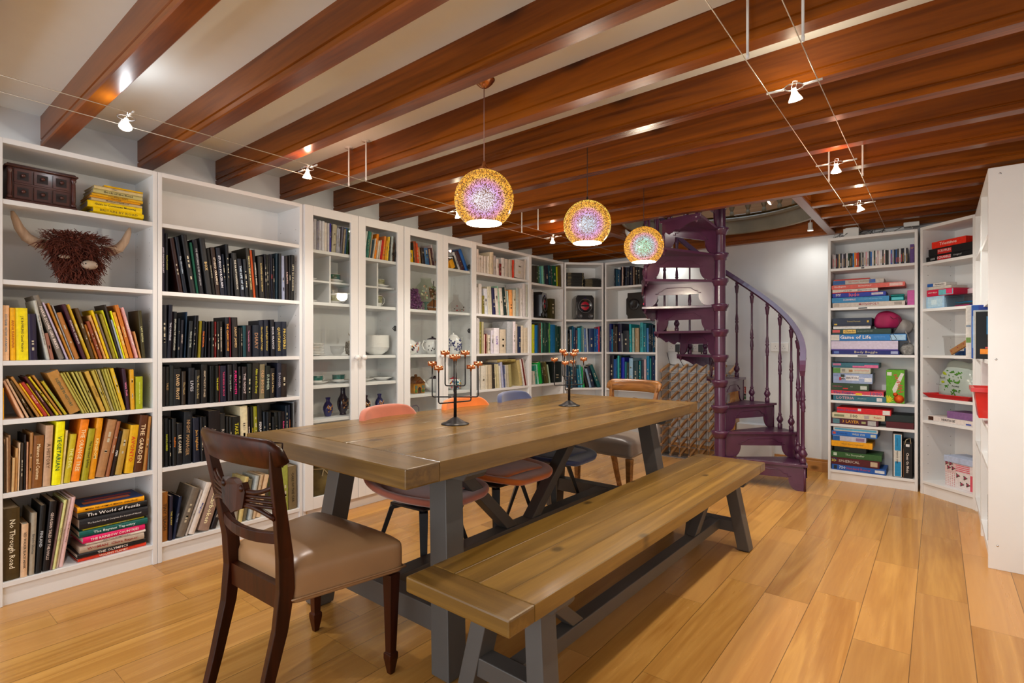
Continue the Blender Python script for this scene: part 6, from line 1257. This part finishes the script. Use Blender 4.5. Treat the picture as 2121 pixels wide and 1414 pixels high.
b = MB(); b.box((-.08, -.02, 0), (.09, .02, .012), 0, M=Matrix.Translation((0, -.075, .06)) @ Matrix.Rotation(R(-30), 4, 'Y') @ Matrix.Rotation(R(80), 4, 'X'))
for k in range(4): b.sphere((-.06+k*.045, -.083, .03+k*.026), .006, 8, 6, 1)
o = b.build('toy_track', [PEG, pmat('peg_red', '#a83848', .4)]); o.matrix_world = place('U10', .285, .12, 1.053); tag(o, 'wooden toy track piece with red pegs inside the clear tub', 'toy')
b = MB(); b.box((-.03, -.02, 0), (.085, .06, .05)); b.box((-.09, -.03, 0), (-.03, .05, .03)); o = b.build('toy_blocks', hexmat('305890')); o.matrix_world = place('U10', .285, .12, 1.055); tag(o, 'blue plastic toy pieces at the bottom of the clear tub', 'toy')
root = thing('paint_tray', 'shallow red plastic tray under the herb-printed bag', 'tray', place('U10', .215, .10, .7355)); RP = pmat('red_plastic', '#c01418', .3)
b = MB(); vs = [(-.15, -.09, 0), (.15, -.09, 0), (.15, .09, 0), (-.15, .09, 0), (-.185, -.11, .03), (.185, -.11, .03), (.185, .11, .03), (-.185, .11, .03)]; b.add(vs, [(0, 3, 2, 1), (0, 1, 5, 4), (1, 2, 6, 5), (2, 3, 7, 6), (3, 0, 4, 7)]); o = b.build('tray_body', RP, root); mo = o.modifiers.new('s', 'SOLIDIFY'); mo.thickness = .004
def herb_bag():
    root = thing('herb_print_bag', 'shiny white bag printed with green basil and parsley leaves', 'bag', place('U10', .228, .118, .7395))
    prof = [(0, .128, .070), (.01, .145, .080), (.05, .155, .086), (.11, .150, .084), (.16, .138, .078), (.195, .122, .066), (.222, .108, .050), (.240, .112, .040), (.262, .105, .030), (.268, .095, .020)]
    def sec(z):
        for a, b_ in zip(prof, prof[1:]):
            if z <= b_[0]: f = (z-a[0])/(b_[0]-a[0]); return a[1]+(b_[1]-a[1])*f, a[2]+(b_[2]-a[2])*f
        return prof[-1][1:]
    def fy(x, z): hw, hd = sec(z); return -hd*max(0, 1-abs(x/hw)**3)**(1/3)
    b = MB(); n = 32; vs = []; rr = random.Random(5)
    for k, (z, hw, hd) in enumerate(prof):
        for i in range(n):
            a = 2*PI*i/n; c, s_ = math.cos(a), math.sin(a); e = 2/3
            w_ = 1+.018*math.sin(7*a+k*1.3)+.012*math.sin(11*a-k*2)
            vs.append((hw*math.copysign(abs(c)**e, c)*w_, hd*math.copysign(abs(s_)**e, s_)*w_, z+(.010*math.sin(3*a+1) if k > 5 else 0)))
    fs = [[r*n+i, r*n+(i+1) % n, (r+1)*n+(i+1) % n, (r+1)*n+i] for r in range(len(prof)-1) for i in range(n)]+[list(range(n))[::-1]]
    b.add(vs, fs, 0, True); b.add([(vs[(len(prof)-1)*n+i][0]*.95, vs[(len(prof)-1)*n+i][1]*.9, .255) for i in range(n)], [list(range(n))], 1)
    b.build('bag_body', [pmat('white_film', '#a4b0aa', .16, var=.08, scale=14, bump=.5), BLACK], root)
    b = MB(); GL = [pmat('herb_green', '#3c7418', .5, var=.4, scale=50), pmat('lime_leaf', '#9cac10', .5), BLACK]
    def leaf(x, z, a, L, mi): b.sphere((0, 0, 0), L, 10, 6, mi, Matrix.Translation((x, fy(x, z)-.001, z)) @ Matrix.Rotation(math.atan2(fy(x+.01, z)-fy(x-.01, z), .02), 4, 'Z') @ Matrix.Rotation(a, 4, 'Y'), sq=(1, .08, .5))
    leaf(-.075, .178, .5, .024, 1); leaf(-.078, .118, 0, .018, 1); leaf(-.058, .200, .2, .012, 0)
    for i in range(30): leaf(.012+rr.uniform(-.045, .05), .155+rr.uniform(-.045, .040), rr.uniform(0, 3), rr.uniform(.006, .014), 0)
    for i in range(12): leaf(.025+rr.uniform(-.03, .03), .048+rr.uniform(-.022, .022), rr.uniform(0, 3), rr.uniform(.006, .011), 0)
    for i in range(9): leaf(-.045+rr.uniform(-.015, .015), .075+rr.uniform(-.02, .025), rr.uniform(0, 3), rr.uniform(.005, .009), 0)
    for t, x, z, w_ in (('Basil', -.072, .150, .04), ('Parsley', .030, .092, .055), ('Rosemary', -.100, .098, .04)): b.text(t, Matrix(((1, 0, 0, x), (0, 0, -1, -.089), (0, 1, 0, z), (0, 0, 0, 1))), w_, .016, 2)
    b.build('herb_print', GL, root)
herb_bag()
G('U10', .048, .398, .5625, .600, 'c0b8b4', 'flat white puzzle box on the fifth corner shelf', (('HERITAGE', .48, .30, .45, '282020'),), patch=((.02, .14, .12, .88, '503020'), (.86, .97, .15, .45, '405090')), v=.015, d=.2)
G('U10', .190, .400, .6005, .650, '70507c', 'translucent purple sorting tray on the flat white puzzle box', v=.03, d=.15, name='sorting_tray', cat='tray')
def flowery():
    root = thing('storage_box', 'patchwork rose-print storage box with a pale blue lid', 'box', place('U10', .265, .14, .1025)); w_, d, h = .225, .17, .185
    m = [hexmat('c0b8b8'), hexmat('b84858'), hexmat('b8a8ac'), pmat('rose_print', '#983850', .6), pmat('rose_leaf', '#506048', .6), hexmat('b8a0a0')]
    b = MB(); b.box((-w_/2, -d/2, 0), (w_/2, d/2, h), 0, ch=.001); y = -d/2-.0006
    b.box((-w_/2, y, .10), (-.03, y+.0006, h), 5); b.box((-.03, y, .115), (.075, y+.0006, h), 2)
    for k in range(5): b.box((-.03, y-.0003, .122+k*.013), (.075, y, .128+k*.013), 1)
    for i in range(5):
        for j in range(8): b.lathe([(.003, 0), (1e-4, .0005)], 7, M=Matrix.Translation((-w_/2+.008+i*.016, y, .008+j*.0125)) @ Matrix.Rotation(PI/2, 4, 'X'), mi=1)
    for (x, z) in ((-.10, .165), (-.07, .165), (-.085, .135), (-.05, .135), (-.015, .09), (.04, .085), (.015, .035), (.06, .04)):
        b.lathe([(.011, 0), (1e-4, .001)], 9, M=Matrix.Translation((x, y, z)) @ Matrix.Rotation(PI/2, 4, 'X'), mi=3)
        for a in (0, 2.2, 4.2): b.lathe([(.006, 0), (1e-4, .0006)], 5, M=Matrix.Translation((x+.013*math.cos(a), y, z+.013*math.sin(a))) @ Matrix.Rotation(PI/2, 4, 'X'), mi=4)
    b.box((.078, y, 0), (w_/2, y+.0006, .11), 1)
    b.build('box_body', m, root); bevel(MB().box((-w_/2-.006, -d/2-.006, h-.01), (w_/2+.006, d/2+.006, h+.035)).build('lid', hexmat('98a4bc'), root), .003)
flowery()
# right wall bookcase contents that poke out
def childbook(label, x, z, L, w_, h, col, words=(), patch=()):
    b = MB(); mats = [hexmat(col), PAGES]; b.box((0, 0, 0), (w_, L, h), 0, ch=.001); b.box((.0015, -.0004, .002), (w_-.0015, L+.0004, h-.002), 1)
    for q in patch:
        mats.append(hexmat(q[4])); b.box((-.0006, q[0]*L, q[2]*h), (0, q[1]*L, q[3]*h), len(mats)-1)
    return b, mats
# covers face the room entrance (-y), standing side by side and overhanging the shelf
def frontbook(label, y, x0, w_, h, th, col, patches, words=()):
    b = MB(); mats = [hexmat(col), PAGES]; b.box((0, 0, 0), (w_, th, h), 0, ch=.001)
    b.box((-.0004, .002, .002), (.001, th-.002, h-.002), 1)
    for a0_, a1_, q0, q1, c in patches: mats.append(hexmat(c)); b.box((a0_*w_, -.0004-.0002*len(mats), q0*h), (a1_*w_, 0, q1*h), len(mats)-1)
    for t, cx, cz, fw, fh, c in words: mats.append(inkmat(c)); b.text(t, Matrix(((1, 0, 0, cx*w_), (0, 0, -1, -.0026), (0, 1, 0, cz*h), (0, 0, 0, 1))), fw*w_, fh*h, len(mats)-1)
    o = b.build('book', mats); o.matrix_world = TM(x0, y, 1.0505); return tag(o, label, 'book', 'large children\'s books jutting from the right wall shelf')
frontbook('tall white-spined annual, rearmost of the books jutting from the right shelf', 4.02, .128, .21, .300, .016, 'b8b8b4', ((.0, .10, .60, .64, '708090'), (0, .1, .3, .4, '608040')))
frontbook('large blue picture book with turquoise lettering jutting from the right shelf', 3.985, .150, .20, .302, .022, '204c94', ((.15, 1, .55, 1, '1c3480'), (.02, .13, .2, .8, '6890c0')), (('Tell', .85, .86, .25, .12, '20a8b8'),))
frontbook('white and teal picture book behind the black space book', 3.955, .158, .19, .272, .012, 'a8b0b4', ((.12, 1, .25, .8, '107080'), (.05, .3, .86, .9, 'a02878')))
frontbook('black space picture book with a globe, frontmost jutting book', 3.925, .166, .18, .262, .020, '101418', ((.25, 1, .52, .9, '18608c'), (.1, .95, .10, .21, 'c87820'), (.22, .45, .22, .25, 'b04040')), (('USE', .6, .05, .3, .04, 'c8c8c8'),))
def bin_():
    root = thing('storage_bin', 'bright red plastic bin jutting from the right wall shelf', 'bin', TM(.26, 3.93, .7305)); m = pmat('bright_red_plastic', '#d01c0c', .28, coat=.3)
    b = MB(); B0 = [(-.085, -.09), (.12, -.09), (.12, .09), (-.085, .09)]; B1 = [(-.105, -.115), (.14, -.115), (.14, .115), (-.105, .115)]; h = .165
    vs = [(x, y, 0) for x, y in B0]+[(x, y, h) for x, y in B1]; b.add(vs, [(0, 3, 2, 1), (0, 1, 5, 4), (1, 2, 6, 5), (2, 3, 7, 6), (3, 0, 4, 7)]); o = b.build('bin_body', m, root); mo = o.modifiers.new('s', 'SOLIDIFY'); mo.thickness = .003
    b = MB(); b.box((-.118, -.128, h-.022), (-.104, .128, h)); b.box((-.104, -.128, h-.022), (.15, -.115, h)); b.box((-.104, .115, h-.022), (.15, .128, h)); b.build('rim', m, root)
bin_()
for i, (y, th, h, c, lb) in enumerate(((3.66, .012, .26, '204c34', 'thin green book low in the right wall bookcase'), (3.685, .016, .29, 'b0a890', 'cream book low in the right wall bookcase'), (3.712, .016, .25, 'c89018', 'yellow book low in the right wall bookcase'), (3.74, .02, .24, '141c38', 'dark navy book low in the right wall bookcase'))):
    b, mats = book_mesh(th, h, .18, col=c); o = b.build('book', mats); o.matrix_world = TM(.208, y+th, .1005, R(-90)); tag(o, lb, 'book', 'books low in the right wall bookcase')
